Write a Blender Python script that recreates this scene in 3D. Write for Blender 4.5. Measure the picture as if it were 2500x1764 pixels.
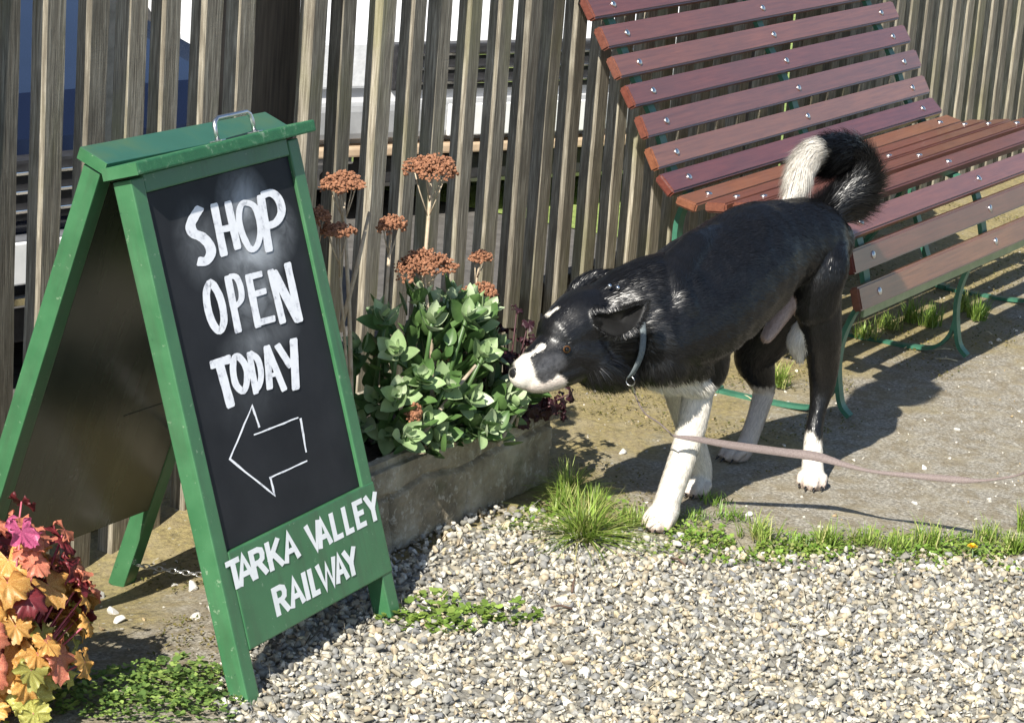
import bpy, bmesh, math, random
import numpy as np
from mathutils import Vector, Matrix, noise as mnoise
random.seed(7); rng = np.random.default_rng(7)
S = bpy.context.scene
for o in list(bpy.data.objects): bpy.data.objects.remove(o)
# ------------------------------------------------------------------ camera, sky, sun, exposure
cam = bpy.data.cameras.new('camera'); co = bpy.data.objects.new('camera', cam); S.collection.objects.link(co); S.camera = co
cam.sensor_width = 36; cam.sensor_fit = 'HORIZONTAL'; cam.lens = 6387.785/2500*36
cam.clip_start = 0.1; cam.clip_end = 400
co.matrix_world = Matrix(((0.51327123, 0.19234578, -0.83639449, 0),
                          (-0.85496253, 0.19951106, -0.47878431, 0),
                          (0.07477781, 0.96083216, 0.26685172, 1.6), (0, 0, 0, 1)))
W = bpy.data.worlds.new('World'); S.world = W; W.use_nodes = True
nt = W.node_tree; bg = nt.nodes['Background']
sky = nt.nodes.new('ShaderNodeTexSky'); sky.sky_type = 'NISHITA'; sky.sun_disc = False
sky.sun_elevation = math.atan2(1, math.hypot(1.1, .13)); sky.sun_rotation = math.radians(262.7)
sky.air_density = 1.0; sky.dust_density = 0.6
nt.links.new(sky.outputs[0], bg.inputs[0]); bg.inputs[1].default_value = 0.09
sl = bpy.data.lights.new('sun', 'SUN'); sl.energy = 5.0; sl.angle = math.radians(0.5); sl.color = (1, .95, .86)
so = bpy.data.objects.new('sun', sl); S.collection.objects.link(so)
so.rotation_euler = Vector((1.1, .13, -1)).to_track_quat('-Z', 'Y').to_euler()
S.view_settings.view_transform = 'Standard'; S.view_settings.look = 'None'
S.view_settings.exposure = 0.76; S.view_settings.gamma = 1; S.view_settings.use_curve_mapping = False

# positions measured in metres on the ground plane of the scene
DOG_VIEW=(0.8364,0.4788,-0.2669)
DOG = {
 'trunk': [(4.7251, 2.007, 0.4869, 0.056, 0.053), (4.6634, 2.0172, 0.4993, 0.078, 0.068), (4.5579, 2.0355, 0.5011, 0.09, 0.068), (4.455, 2.0547, 0.4753, 0.11, 0.082), (4.3528, 2.0756, 0.4363, 0.119, 0.088), (4.2689, 2.0909, 0.4067, 0.113, 0.088), (4.1959, 2.102, 0.3854, 0.095, 0.078)],
 'neck': [(4.2596, 2.0918, 0.4168, 0.105, 0.08), (4.197, 2.1238, 0.4091, 0.102, 0.078), (4.1555, 2.1562, 0.3933, 0.098, 0.072), (4.1221, 2.1887, 0.3845, 0.08, 0.062)],
 'ruff': [(4.2138, 2.1436, 0.3287, 0.0562, 0.0613), (4.1435, 2.1564, 0.3185, 0.049, 0.0562), (4.0903, 2.17, 0.3263, 0.0409, 0.0511)],
 'skull': [(4.1386, 2.19, 0.4008, 0.0636, 0.0595), (4.0937, 2.2019, 0.394, 0.0656, 0.0615), (4.0572, 2.2144, 0.3772, 0.0574, 0.0533)],
 'muzzle': [(4.045, 2.2059, 0.361, 0.0533, 0.041), (4.0145, 2.2176, 0.3426, 0.0451, 0.0338), (3.9836, 2.2309, 0.3259, 0.0379, 0.0297), (3.9617, 2.2436, 0.3176, 0.0287, 0.0246)],
 'jaw': [(4.055, 2.1872, 0.3214, 0.0267, 0.0349), (4.0183, 2.2026, 0.3087, 0.0226, 0.0287), (3.981, 2.2227, 0.3029, 0.0205, 0.0246), (3.9666, 2.2377, 0.3035, 0.0164, 0.0205)],
 'cheek': [(4.0773, 2.1743, 0.3493, 0.0461, 0.041), (4.0528, 2.1891, 0.3553, 0.0431, 0.0369)],
 'brow': [(4.0745, 2.1983, 0.4211, 0.0226, 0.0205), (4.036, 2.2027, 0.4021, 0.0205, 0.0185)],
 'near_ear': [(4.069, 2.1742, 0.4168, 0.0205, 0.0144), (4.0657, 2.1514, 0.4219, 0.0246, 0.0123)],
 'far_ear': [(4.1353, 2.2502, 0.4237, 0.0154, 0.0123), (4.1601, 2.2488, 0.4427, 0.0184, 0.0123), (4.1909, 2.234, 0.4565, 0.0184, 0.0113), (4.2179, 2.2114, 0.463, 0.0123, 0.0082)],
 'shoulder': [(4.3785, 2.0906, 0.5438, 0.02, 0.014), (4.3115, 2.0922, 0.5239, 0.03, 0.022), (4.2499, 2.0903, 0.4959, 0.038, 0.026), (4.2036, 2.0851, 0.4538, 0.05, 0.034), (4.2048, 2.0668, 0.4062, 0.056, 0.04), (4.2569, 2.049, 0.3613, 0.05, 0.04)],
 'thigh': [(4.6784, 1.99, 0.4974, 0.046, 0.036), (4.6312, 1.975, 0.4538, 0.056, 0.04), (4.6349, 1.9796, 0.3799, 0.048, 0.036)],
 'chest': [(4.1774, 2.0875, 0.3389, 0.05, 0.06), (4.2637, 2.0749, 0.3243, 0.06, 0.06)],
 'bib': [(4.1855, 2.1164, 0.3037, 0.02, 0.028), (4.2068, 2.0936, 0.292, 0.024, 0.03), (4.2427, 2.0695, 0.2863, 0.026, 0.03), (4.2921, 2.0517, 0.2781, 0.03, 0.03)],
 'left_fore': [(4.2699, 2.0712, 0.3932, 0.075, 0.045), (4.3024, 2.0566, 0.3379, 0.058, 0.042), (4.3153, 2.0508, 0.2928, 0.044, 0.036), (4.3119, 2.0576, 0.2569, 0.031, 0.028), (4.303, 2.0577, 0.2103, 0.0285, 0.025), (4.2915, 2.0597, 0.1592, 0.027, 0.024), (4.2735, 2.0633, 0.1093, 0.0255, 0.025), (4.2532, 2.0658, 0.0691, 0.024, 0.024), (4.2325, 2.0643, 0.039, 0.025, 0.026)],
 'left_fore_paw': [(4.2317, 2.0622, 0.0326, 0.026, 0.027), (4.2119, 2.063, 0.0205, 0.03, 0.03), (4.1987, 2.0621, 0.0152, 0.022, 0.026)],
 'right_fore': [(4.348, 2.1263, 0.3059, 0.055, 0.045), (4.3737, 2.1315, 0.2461, 0.036, 0.034), (4.4098, 2.1355, 0.179, 0.026, 0.026), (4.4431, 2.1229, 0.1105, 0.024, 0.024), (4.4622, 2.1099, 0.0537, 0.0225, 0.022), (4.4611, 2.1051, 0.0227, 0.022, 0.023)],
 'right_fore_paw': [(4.4589, 2.105, 0.0233, 0.022, 0.023), (4.4444, 2.1034, 0.0124, 0.025, 0.027), (4.4364, 2.1029, 0.0089, 0.02, 0.022)],
 'left_hind': [(4.6586, 1.9994, 0.4898, 0.058, 0.052), (4.6459, 1.9887, 0.4306, 0.054, 0.046), (4.6585, 1.9782, 0.3577, 0.046, 0.04), (4.6789, 1.973, 0.2999, 0.038, 0.031), (4.7189, 1.9816, 0.2346, 0.032, 0.026), (4.7312, 1.9854, 0.1863, 0.026, 0.022), (4.7176, 1.9838, 0.1406, 0.0165, 0.018), (4.6999, 1.9782, 0.0939, 0.018, 0.018), (4.685, 1.968, 0.0476, 0.0215, 0.021), (4.675, 1.9604, 0.0215, 0.024, 0.024)],
 'left_hind_hock': [(4.7423, 1.98, 0.2489, 0.02, 0.018), (4.747, 1.9863, 0.1997, 0.02, 0.016)],
 'left_hind_paw': [(4.6743, 1.9607, 0.0273, 0.024, 0.024), (4.6589, 1.9531, 0.0139, 0.026, 0.027), (4.6486, 1.9498, 0.0096, 0.021, 0.024)],
 'right_hind': [(4.7305, 2.0508, 0.3952, 0.056, 0.042), (4.7466, 2.1114, 0.2918, 0.056, 0.04), (4.7511, 2.1457, 0.2177, 0.047, 0.034), (4.7739, 2.1424, 0.1708, 0.032, 0.026), (4.799, 2.1412, 0.135, 0.0235, 0.02), (4.7822, 2.1392, 0.0974, 0.0205, 0.018), (4.7583, 2.1389, 0.0593, 0.02, 0.018), (4.7362, 2.1406, 0.0232, 0.021, 0.02)],
 'right_hind_paw': [(4.7345, 2.1398, 0.0238, 0.021, 0.021), (4.7123, 2.1451, 0.0123, 0.024, 0.026), (4.6971, 2.1526, 0.0084, 0.018, 0.022)],
 'groin': [(4.6175, 2.0201, 0.3978, 0.024, 0.02), (4.5682, 2.0214, 0.3584, 0.018, 0.015), (4.5198, 2.0232, 0.3221, 0.012, 0.01)],
 'inner_thigh': [(4.6461, 2.011, 0.3214, 0.014, 0.014), (4.6373, 2.0105, 0.2929, 0.018, 0.014), (4.653, 2.0062, 0.2594, 0.01, 0.01)],
 'tail': [(4.7303, 2.0223, 0.5308, 0.034, 0.034), (4.7699, 2.0065, 0.5514, 0.032, 0.03), (4.8084, 1.9943, 0.5754, 0.032, 0.03), (4.8309, 1.9932, 0.6063, 0.032, 0.03), (4.8315, 2.0062, 0.6315, 0.032, 0.03), (4.8121, 2.0254, 0.6427, 0.032, 0.03), (4.7855, 2.041, 0.6436, 0.028, 0.026)],
 'tail_tip': [(4.7803, 2.042, 0.6477, 0.026, 0.024), (4.7487, 2.0573, 0.6511, 0.021, 0.02), (4.7194, 2.0672, 0.6334, 0.018, 0.018), (4.6928, 2.0673, 0.6063, 0.016, 0.015), (4.6728, 2.0679, 0.5819, 0.008, 0.008)],
}
DOG_EYE=(4.0045, 2.1805, 0.3682)
DOG_NOSE=(3.9501, 2.2481, 0.319)
DOG_EYE_FAR=(4.034, 2.2351, 0.3791)
DOG_STUDS=[(4.1074, 2.159, 0.4725), (4.1143, 2.1458, 0.4705), (4.1544, 2.1241, 0.4448)]
DOG_COLLAR=[(4.1158, 2.1056, 0.3091), (4.1053, 2.0822, 0.3543), (4.1114, 2.0835, 0.3908), (4.1194, 2.0945, 0.4207), (4.1361, 2.1187, 0.4525), (4.1659, 2.1692, 0.468), (4.2079, 2.2279, 0.4427), (4.2454, 2.2523, 0.3792), (4.2395, 2.2227, 0.3074), (4.1841, 2.1613, 0.2859)]
LEAD=[(4.1368, 2.1161, 0.3, 0.0015), (4.1531, 2.1103, 0.266, 0.002), (4.1643, 2.0932, 0.2328, 0.002), (4.1875, 2.0725, 0.2123, 0.002), (4.198, 2.0557, 0.1963, 0.0025), (4.2146, 2.052, 0.1855, 0.004), (4.2427, 2.0208, 0.18, 0.01), (4.3007, 1.9641, 0.1663, 0.0145), (4.3677, 1.8922, 0.1538, 0.0155), (4.401, 1.8421, 0.1495, 0.0175), (4.4191, 1.7847, 0.1406, 0.0095), (4.4292, 1.7338, 0.1375, 0.006), (4.4571, 1.6553, 0.1402, 0.011), (4.467, 1.5799, 0.1483, 0.0125), (4.4789, 1.5408, 0.1528, 0.005), (4.4826, 1.5001, 0.1666, 0.004), (4.478, 1.4579, 0.1888, 0.004), (4.4248, 1.3487, 0.2758, 0.006)]
# frame
SIGN_CHALK= [(0.0133, [(0.1641, 0.7534), (0.1455, 0.7433), (0.1305, 0.7315), (0.134, 0.719), (0.1533, 0.7098), (0.1675, 0.6955), (0.1678, 0.6822), (0.1514, 0.6727), (0.1315, 0.6754)], 0), (0.0103, [(0.2037, 0.752), (0.2009, 0.6741)], 0), (0.0103, [(0.2416, 0.7497), (0.2414, 0.678)], 0), (0.0103, [(0.1991, 0.713), (0.2414, 0.7109)], 0), (0.0087, [(0.2849, 0.743), (0.3102, 0.7341), (0.3167, 0.7133), (0.3116, 0.6894), (0.2941, 0.6714), (0.2756, 0.6697), (0.2638, 0.6901), (0.2605, 0.715), (0.2696, 0.7356)], 1), (0.0115, [(0.3348, 0.7451), (0.3255, 0.6598)], 0), (0.0119, [(0.34, 0.7467), (0.3671, 0.7463), (0.3845, 0.7324), (0.3843, 0.7124), (0.3616, 0.6986), (0.3294, 0.6976)], 0), (0.0096, [(0.1487, 0.6389), (0.1627, 0.6207), (0.1667, 0.5983), (0.1618, 0.5751), (0.1462, 0.5626), (0.1324, 0.5761), (0.1275, 0.601), (0.1332, 0.6262)], 1), (0.0096, [(0.1975, 0.6384), (0.194, 0.553)], 0), (0.0082, [(0.202, 0.6388), (0.2198, 0.6344), (0.2257, 0.6162), (0.2193, 0.5979), (0.1958, 0.5903)], 0), (0.0096, [(0.2534, 0.6307), (0.2501, 0.5503)], 0), (0.0096, [(0.2525, 0.6284), (0.2898, 0.6271)], 0), (0.0096, [(0.2544, 0.5999), (0.2908, 0.5992)], 0), (0.0103, [(0.252, 0.5549), (0.2983, 0.5527)], 0), (0.0096, [(0.3167, 0.6267), (0.3194, 0.5428)], 0), (0.0119, [(0.3243, 0.6228), (0.3637, 0.5378)], 0), (0.0103, [(0.368, 0.6287), (0.3676, 0.5358)], 0), (0.0133, [(0.1044, 0.5177), (0.155, 0.5166)], 0), (0.0115, [(0.1254, 0.5152), (0.1307, 0.4477)], 0), (0.0087, [(0.1773, 0.5163), (0.192, 0.4986), (0.1888, 0.4773), (0.1728, 0.4613), (0.1564, 0.4747), (0.1564, 0.4965), (0.1655, 0.5139)], 1), (0.0082, [(0.2101, 0.5143), (0.2041, 0.4519)], 0), (0.0082, [(0.2113, 0.5141), (0.2281, 0.5007), (0.2293, 0.4783), (0.218, 0.4611), (0.203, 0.4546)], 0), (0.0092, [(0.2601, 0.5138), (0.2437, 0.4506)], 0), (0.0087, [(0.2609, 0.5136), (0.2823, 0.4396)], 0), (0.0069, [(0.2489, 0.4692), (0.274, 0.4675)], 0), (0.0092, [(0.2902, 0.51), (0.3136, 0.4715)], 0), (0.0115, [(0.338, 0.509), (0.3149, 0.4348)], 0), (0.0026, [(0.1933, 0.3984), (0.1867, 0.4348), (0.0975, 0.3703), (0.1941, 0.2874), (0.1928, 0.3173), (0.3037, 0.317)], 0), (0.0026, [(0.3057, 0.3305), (0.3108, 0.3859)], 0), (0.0026, [(0.3048, 0.3884), (0.1738, 0.3908)], 0)]
PICKETS=[3.211, 3.313, 3.427, 3.533, 3.63, 3.744, 3.85, 4.079, 4.196, 4.311, 4.435, 4.545, 4.663, 4.783, 4.906, 5.01, 5.122]
FLOWERS=[(3.683, 2.47, 0.672, 0.042, 0.023), (4.018, 2.5, 0.65, 0.059, 0.025), (3.596, 2.46, 0.628, 0.023, 0.015), (3.627, 2.44, 0.6, 0.032, 0.012), (3.829, 2.46, 0.577, 0.028, 0.018), (3.914, 2.44, 0.495, 0.059, 0.03), (4.182, 2.48, 0.456, 0.022, 0.012), (4.161, 2.46, 0.393, 0.04, 0.021), (3.79, 2.36, 0.256, 0.013, 0.02), (3.986, 2.42, 0.314, 0.015, 0.011), (4.058, 2.42, 0.283, 0.014, 0.011)]
TUFT_POS=[(4.046, 2.133), (4.164, 2.244), (4.252, 2.284), (4.203, 2.202), (4.308, 2.035), (4.356, 1.983), (4.287, 1.892), (4.306, 1.818), (4.334, 1.776), (4.403, 1.724), (4.402, 1.66), (4.481, 1.629), (4.548, 1.593), (4.588, 1.55), (4.56, 1.489), (4.706, 1.516), (4.188, 2.107), (4.417, 2.052)]
BENCH_TUFTS=[(6.073, 2.274), (5.967, 2.344), (6.075, 2.329), (6.297, 2.272), (6.234, 2.211), (5.84, 2.35), (5.273, 2.318), (5.326, 2.366), (6.37, 2.516)]
CLOVER=[(3.462, 2.154), (3.522, 2.148), (3.504, 2.092), (3.542, 2.081), (3.588, 2.065), (3.619, 2.04), (3.581, 2.159), (3.484, 2.071)]
WEEDS=[(2.925, 2.33), (2.983, 2.316), (2.982, 2.264), (2.978, 2.217), (2.912, 2.242), (2.864, 2.323), (3.046, 2.244), (2.886, 2.272), (3.033, 2.286), (2.829, 2.363), (2.786, 2.387), (2.969, 2.176)]
PEBBLES=[(3.373, 2.723), (3.285, 2.626), (3.235, 2.567), (3.458, 2.588), (3.307, 2.463), (3.349, 2.462), (3.471, 2.633), (5.258, 1.879), (6.359, 2.142), (4.842, 1.644), (4.941, 1.827), (4.704, 1.749), (6.045, 2.1), (6.082, 2.093), (4.582, 2.346), (4.366, 1.735), (4.405, 1.969), (3.937, 2.25), (3.634, 2.457)]
MISC=[(4.448, 1.529), (3.679, 1.974), (3.797, 2.015), (4.027, 1.928), (4.211, 2.138), (3.943, 2.244), (4.543, 1.88), (5.129, 2.41), (5.376, 2.226)]
DOG_EAR=[(4.0522, 2.1585, 0.4297), (4.036, 2.1213, 0.4433), (4.0273, 2.0835, 0.4606), (4.0324, 2.0602, 0.4725), (4.0423, 2.0451, 0.4761), (4.0312, 2.0425, 0.4556), (4.0256, 2.0509, 0.4344), (4.0303, 2.0733, 0.4142), (4.0424, 2.1057, 0.3978), (4.0533, 2.1395, 0.399), (4.0575, 2.1597, 0.4109)]
DOG_EAR_C=(4.0307, 2.0936, 0.4332)
DOG_WHITE=[((3.9499, 2.2397, 0.3108), (3.9623, 2.2113, 0.2991), 0.024), ((3.9623, 2.2113, 0.2991), (3.9817, 2.1834, 0.3094), 0.017), ((3.9569, 2.2426, 0.3381), (3.9589, 2.2246, 0.3121), 0.016), ((3.9613, 2.2404, 0.3477), (3.9803, 2.2199, 0.3707), 0.0045), ((3.9969, 2.2215, 0.4257), (4.0089, 2.2083, 0.4394), 0.004), ((4.0051, 2.1385, 0.3023), (4.0088, 2.1289, 0.2968), 0.008), ((4.6688, 2.0295, 0.3134), (4.6617, 2.0159, 0.2667), 0.013)]
DOG_DARK=[((3.9759, 2.2064, 0.3326), (3.9879, 2.1921, 0.3448), 0.02), ((3.97, 2.2082, 0.3175), (3.9786, 2.1981, 0.3262), 0.012)]


# ------------------------------------------------------------------ helpers
def tag(o, label=None, cat=None, group=None, kind=None):
    if label: o['label'] = label
    if cat: o['category'] = cat
    if group: o['group'] = group
    if kind: o['kind'] = kind
    return o
def link(name, me, parent=None, m=None):
    o = bpy.data.objects.new(name, me); S.collection.objects.link(o)
    if parent: o.parent = parent
    if m:
        me.materials.clear(); me.materials.append(m)
    return o
def empty(name, loc, rz=0):
    o = bpy.data.objects.new(name, None); S.collection.objects.link(o)
    o.location = loc; o.rotation_euler = (0, 0, rz); o.empty_display_size = .05
    return o
def pd(name, v, f, parent=None, m=None, smooth=False):
    me = bpy.data.meshes.new(name); me.from_pydata([tuple(x) for x in v], [], [tuple(x) for x in f]); me.update()
    if smooth: me.polygons.foreach_set('use_smooth', [True]*len(me.polygons))
    return link(name, me, parent, m)
def fast_mesh(name, V, loops, sizes, cols=None, smooth=False):
    me = bpy.data.meshes.new(name); n = len(sizes)
    me.vertices.add(len(V)); me.vertices.foreach_set('co', np.asarray(V, np.float32).ravel())
    me.loops.add(len(loops)); me.loops.foreach_set('vertex_index', np.asarray(loops, np.int32))
    st = np.concatenate([[0], np.cumsum(sizes)[:-1]]).astype(np.int32)
    me.polygons.add(n); me.polygons.foreach_set('loop_start', st)
    if smooth: me.polygons.foreach_set('use_smooth', np.ones(n, bool))
    me.update(calc_edges=True)
    if cols is not None:
        a = me.color_attributes.new('Col', 'FLOAT_COLOR', 'POINT')
        c = np.ones((len(V), 4), np.float32); c[:, :3] = cols; a.data.foreach_set('color', c.ravel())
    return me
def obm(name, bm, parent=None, m=None, smooth=False, bevel=0):
    if bevel: bmesh.ops.bevel(bm, geom=[e for e in bm.edges], offset=bevel, segments=2, affect='EDGES', profile=.6)
    me = bpy.data.meshes.new(name); bmesh.ops.recalc_face_normals(bm, faces=bm.faces); bm.to_mesh(me); bm.free()
    if smooth: me.polygons.foreach_set('use_smooth', [True]*len(me.polygons))
    return link(name, me, parent, m)
def box(bm, x0, x1, y0, y1, z0, z1, M=None):
    vs = [bm.verts.new((x, y, z)) for x in (x0, x1) for y in (y0, y1) for z in (z0, z1)]
    for q in ((0,1,3,2),(4,6,7,5),(0,4,5,1),(2,3,7,6),(0,2,6,4),(1,5,7,3)): bm.faces.new([vs[i] for i in q])
    if M is not None: bmesh.ops.transform(bm, matrix=M, verts=vs)
    return vs
def tube(bm, pts, rad, seg=8, flat=None):
    """round tube through pts (rad number or list)"""
    pts = [Vector(p) for p in pts]; rings = []
    up = Vector((0.13, .21, 1)).normalized()
    for i, p in enumerate(pts):
        t = (pts[min(i+1, len(pts)-1)] - pts[max(i-1, 0)]).normalized()
        a = t.cross(up)
        if a.length < .05: a = t.cross(Vector((1, 0, 0)))
        a.normalize(); b = t.cross(a)
        r = rad[i] if isinstance(rad, (list, tuple)) else rad
        rings.append([bm.verts.new(p + a*math.cos(k*2*math.pi/seg)*r + b*math.sin(k*2*math.pi/seg)*r) for k in range(seg)])
    for A, B in zip(rings[:-1], rings[1:]):
        for k in range(seg): bm.faces.new((A[k], A[(k+1) % seg], B[(k+1) % seg], B[k]))
    bm.faces.new(rings[0][::-1]); bm.faces.new(rings[-1])
def spline(pts, n=6, closed=False):
    """Catmull-Rom through tuples"""
    P = [np.array(p, float) for p in pts]; N = len(P); out = []
    rngi = range(N if closed else N-1)
    for i in rngi:
        if closed: p0, p1, p2, p3 = P[i-1], P[i], P[(i+1) % N], P[(i+2) % N]
        else: p0, p1, p2, p3 = P[max(i-1, 0)], P[i], P[i+1], P[min(i+2, N-1)]
        for k in range(n):
            t = k/n
            out.append(.5*((2*p1)+(-p0+p2)*t+(2*p0-5*p1+4*p2-p3)*t*t+(-p0+3*p1-3*p2+p3)*t**3))
    if not closed: out.append(P[-1])
    return out

# ------------------------------------------------------------------ materials
def nmat(name):
    m = bpy.data.materials.new(name); m.use_nodes = True
    return m, m.node_tree, m.node_tree.nodes['Principled BSDF']
def ramp(t, src, stops, lin=True):
    r = t.nodes.new('ShaderNodeValToRGB'); e = r.color_ramp.elements
    while len(e) < len(stops): e.new(.5)
    for q, (p, c) in zip(e, stops): q.position = p; q.color = (*c, 1)
    t.links.new(src, r.inputs[0]); return r.outputs[0]
def nz(t, vec, scale, detail=6, rough=.6, dist=0):
    n = t.nodes.new('ShaderNodeTexNoise'); n.inputs['Scale'].default_value = scale; n.inputs['Detail'].default_value = detail
    n.inputs['Roughness'].default_value = rough; n.inputs['Distortion'].default_value = dist
    if vec is not None: t.links.new(vec, n.inputs['Vector'])
    return n.outputs[0]
def coords(t, scale=(1, 1, 1), rnd=True):
    tc = t.nodes.new('ShaderNodeTexCoord'); mp = t.nodes.new('ShaderNodeMapping'); mp.inputs['Scale'].default_value = scale
    t.links.new(tc.outputs['Object'], mp.inputs[0])
    if rnd:
        oi = t.nodes.new('ShaderNodeObjectInfo'); mu = t.nodes.new('ShaderNodeVectorMath'); mu.operation = 'SCALE'
        cx = t.nodes.new('ShaderNodeCombineXYZ')
        for i in range(3): t.links.new(oi.outputs['Random'], cx.inputs[i])
        t.links.new(cx.outputs[0], mu.inputs[0]); mu.inputs['Scale'].default_value = 37
        t.links.new(mu.outputs[0], mp.inputs['Location'])
    return mp.outputs[0]
def bump(t, b, h, strength=.5, dist=.002, prev=None):
    n = t.nodes.new('ShaderNodeBump'); n.inputs['Strength'].default_value = strength; n.inputs['Distance'].default_value = dist
    t.links.new(h, n.inputs['Height'])
    if prev: t.links.new(prev, n.inputs['Normal'])
    t.links.new(n.outputs[0], b.inputs['Normal']); return n.outputs[0]
def mixc(t, fac, a, b, mode='MIX'):
    m = t.nodes.new('ShaderNodeMix'); m.data_type = 'RGBA'; m.blend_type = mode
    for inp, v in ((m.inputs[0], fac), (m.inputs[6], a), (m.inputs[7], b)):
        if isinstance(v, (int, float)): inp.default_value = v
        elif isinstance(v, tuple): inp.default_value = (*v, 1)
        else: t.links.new(v, inp)
    return m.outputs[2]
def mth(t, op, a, b=None):
    n = t.nodes.new('ShaderNodeMath'); n.operation = op
    for i, v in enumerate((a, b)):
        if v is None: continue
        if isinstance(v, (int, float)): n.inputs[i].default_value = v
        else: t.links.new(v, n.inputs[i])
    return n.outputs[0]
def pm(name, stops, scale=8, stretch=(1, 1, 1), rough=.7, bs=.3, bd=.002, detail=6, fine=0, spec=.5, rnd=True, metal=0, hue=0):
    m, t, b = nmat(name); v = coords(t, stretch, rnd); n = nz(t, v, scale, detail)
    c = ramp(t, n, stops)
    if hue:
        oi = t.nodes.new('ShaderNodeObjectInfo'); h = t.nodes.new('ShaderNodeHueSaturation')
        mr = t.nodes.new('ShaderNodeMapRange'); mr.inputs[3].default_value = 1-hue; mr.inputs[4].default_value = 1+hue
        t.links.new(oi.outputs['Random'], mr.inputs[0]); t.links.new(mr.outputs[0], h.inputs['Value']); t.links.new(c, h.inputs['Color']); c = h.outputs[0]
    t.links.new(c, b.inputs['Base Color']); b.inputs['Roughness'].default_value = rough
    b.inputs['Specular IOR Level'].default_value = spec; b.inputs['Metallic'].default_value = metal
    if bs:
        hh = n if not fine else nz(t, v, fine, 4)
        bump(t, b, hh, bs, bd)
    return m
def attr_mat(name, rough=.6, spec=.5, noise=0, trans=0, bs=0):
    m, t, b = nmat(name); a = t.nodes.new('ShaderNodeAttribute'); a.attribute_name = 'Col'; c = a.outputs['Color']
    v = coords(t, rnd=False)
    if noise:
        n = nz(t, v, noise, 5); c = mixc(t, 1.0, c, ramp(t, n, [(.3, (.6, .6, .6)), (.7, (1.25, 1.25, 1.25))]), 'MULTIPLY')
        if bs: bump(t, b, n, bs, .002)
    t.links.new(c, b.inputs['Base Color']); b.inputs['Roughness'].default_value = rough; b.inputs['Specular IOR Level'].default_value = spec
    if trans:
        tr = t.nodes.new('ShaderNodeBsdfTranslucent'); t.links.new(c, tr.inputs[0]); mx = t.nodes.new('ShaderNodeMixShader'); mx.inputs[0].default_value = trans
        out = t.nodes['Material Output']; t.links.new(b.outputs[0], mx.inputs[1]); t.links.new(tr.outputs[0], mx.inputs[2]); t.links.new(mx.outputs[0], out.inputs[0])
    return m
def leaf_mat(name, stops, rough=.45, trans=.25, scale=25, hue=.2):
    m = pm(name, stops, scale, rough=rough, bs=.25, bd=.001, hue=hue); t = m.node_tree; b = t.nodes['Principled BSDF']
    src = b.inputs['Base Color'].links[0].from_socket
    tr = t.nodes.new('ShaderNodeBsdfTranslucent'); t.links.new(src, tr.inputs[0]); mx = t.nodes.new('ShaderNodeMixShader'); mx.inputs[0].default_value = trans
    out = t.nodes['Material Output']; t.links.new(b.outputs[0], mx.inputs[1]); t.links.new(tr.outputs[0], mx.inputs[2]); t.links.new(mx.outputs[0], out.inputs[0])
    return m

def mat_picket():
    m, t, b = nmat('weathered_wood'); v = coords(t, (1, 1, .045)); v2 = coords(t, (1, 1, .35))
    grain = nz(t, v, 230, 8, .65, .4); blot = nz(t, v2, 9, 6, .6); saw = nz(t, coords(t, (.25, .25, 6)), 55, 3, .5)
    c = ramp(t, grain, [(.28, (.075, .060, .042)), (.5, (.21, .185, .14)), (.70, (.42, .38, .30))])
    c = mixc(t, mth(t, 'MULTIPLY', ramp(t, blot, [(.5, (0, 0, 0)), (.66, (1, 1, 1))]), .55), c, (.17, .165, .075))
    c = mixc(t, mth(t, 'MULTIPLY', ramp(t, nz(t, v2, 21, 5), [(.52, (0, 0, 0)), (.7, (1, 1, 1))]), .6), c, (.10, .085, .062))
    oi = t.nodes.new('ShaderNodeObjectInfo'); h = t.nodes.new('ShaderNodeHueSaturation'); mr = t.nodes.new('ShaderNodeMapRange')
    mr.inputs[3].default_value = .7; mr.inputs[4].default_value = 1.35
    t.links.new(oi.outputs['Random'], mr.inputs[0]); t.links.new(mr.outputs[0], h.inputs['Value']); t.links.new(c, h.inputs['Color'])
    t.links.new(h.outputs[0], b.inputs['Base Color']); b.inputs['Roughness'].default_value = .85
    b1 = bump(t, b, grain, .7, .0025); bump(t, b, saw, .16, .0015, b1)
    return m
M = {}
M['picket'] = mat_picket()
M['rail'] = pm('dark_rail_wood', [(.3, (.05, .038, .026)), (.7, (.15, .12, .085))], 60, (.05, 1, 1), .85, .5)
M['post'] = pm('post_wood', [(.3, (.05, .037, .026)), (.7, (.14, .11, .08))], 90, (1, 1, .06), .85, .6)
def mat_green():
    m, t, b = nmat('green_gloss_paint'); v = coords(t); n = nz(t, v, 14, 7); f = nz(t, v, 160, 4)
    c = ramp(t, n, [(.3, (.034, .125, .052)), (.7, (.056, .175, .076))])
    c = mixc(t, ramp(t, nz(t, v, 70, 6, .7), [(.635, (0, 0, 0)), (.67, (.75, .75, .75))]), c, (.20, .30, .19))
    c = mixc(t, ramp(t, nz(t, coords(t, (1, .12, 1)), 34, 5, .6), [(.50, (0, 0, 0)), (.72, (.55, .55, .55))]), c, (.045, .085, .045))
    c = mixc(t, ramp(t, nz(t, v, 26, 7, .75), [(.66, (0, 0, 0)), (.69, (.8, .8, .8))]), c, (.015, .055, .03))
    t.links.new(c, b.inputs['Base Color']); t.links.new(ramp(t, n, [(.3, (.3, .3, .3)), (.75, (.5, .5, .5))]), b.inputs['Roughness'])
    bump(t, b, mth(t, 'ADD', n, mth(t, 'MULTIPLY', f, .25)), .25, .003); return m
M['green'] = mat_green()
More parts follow.
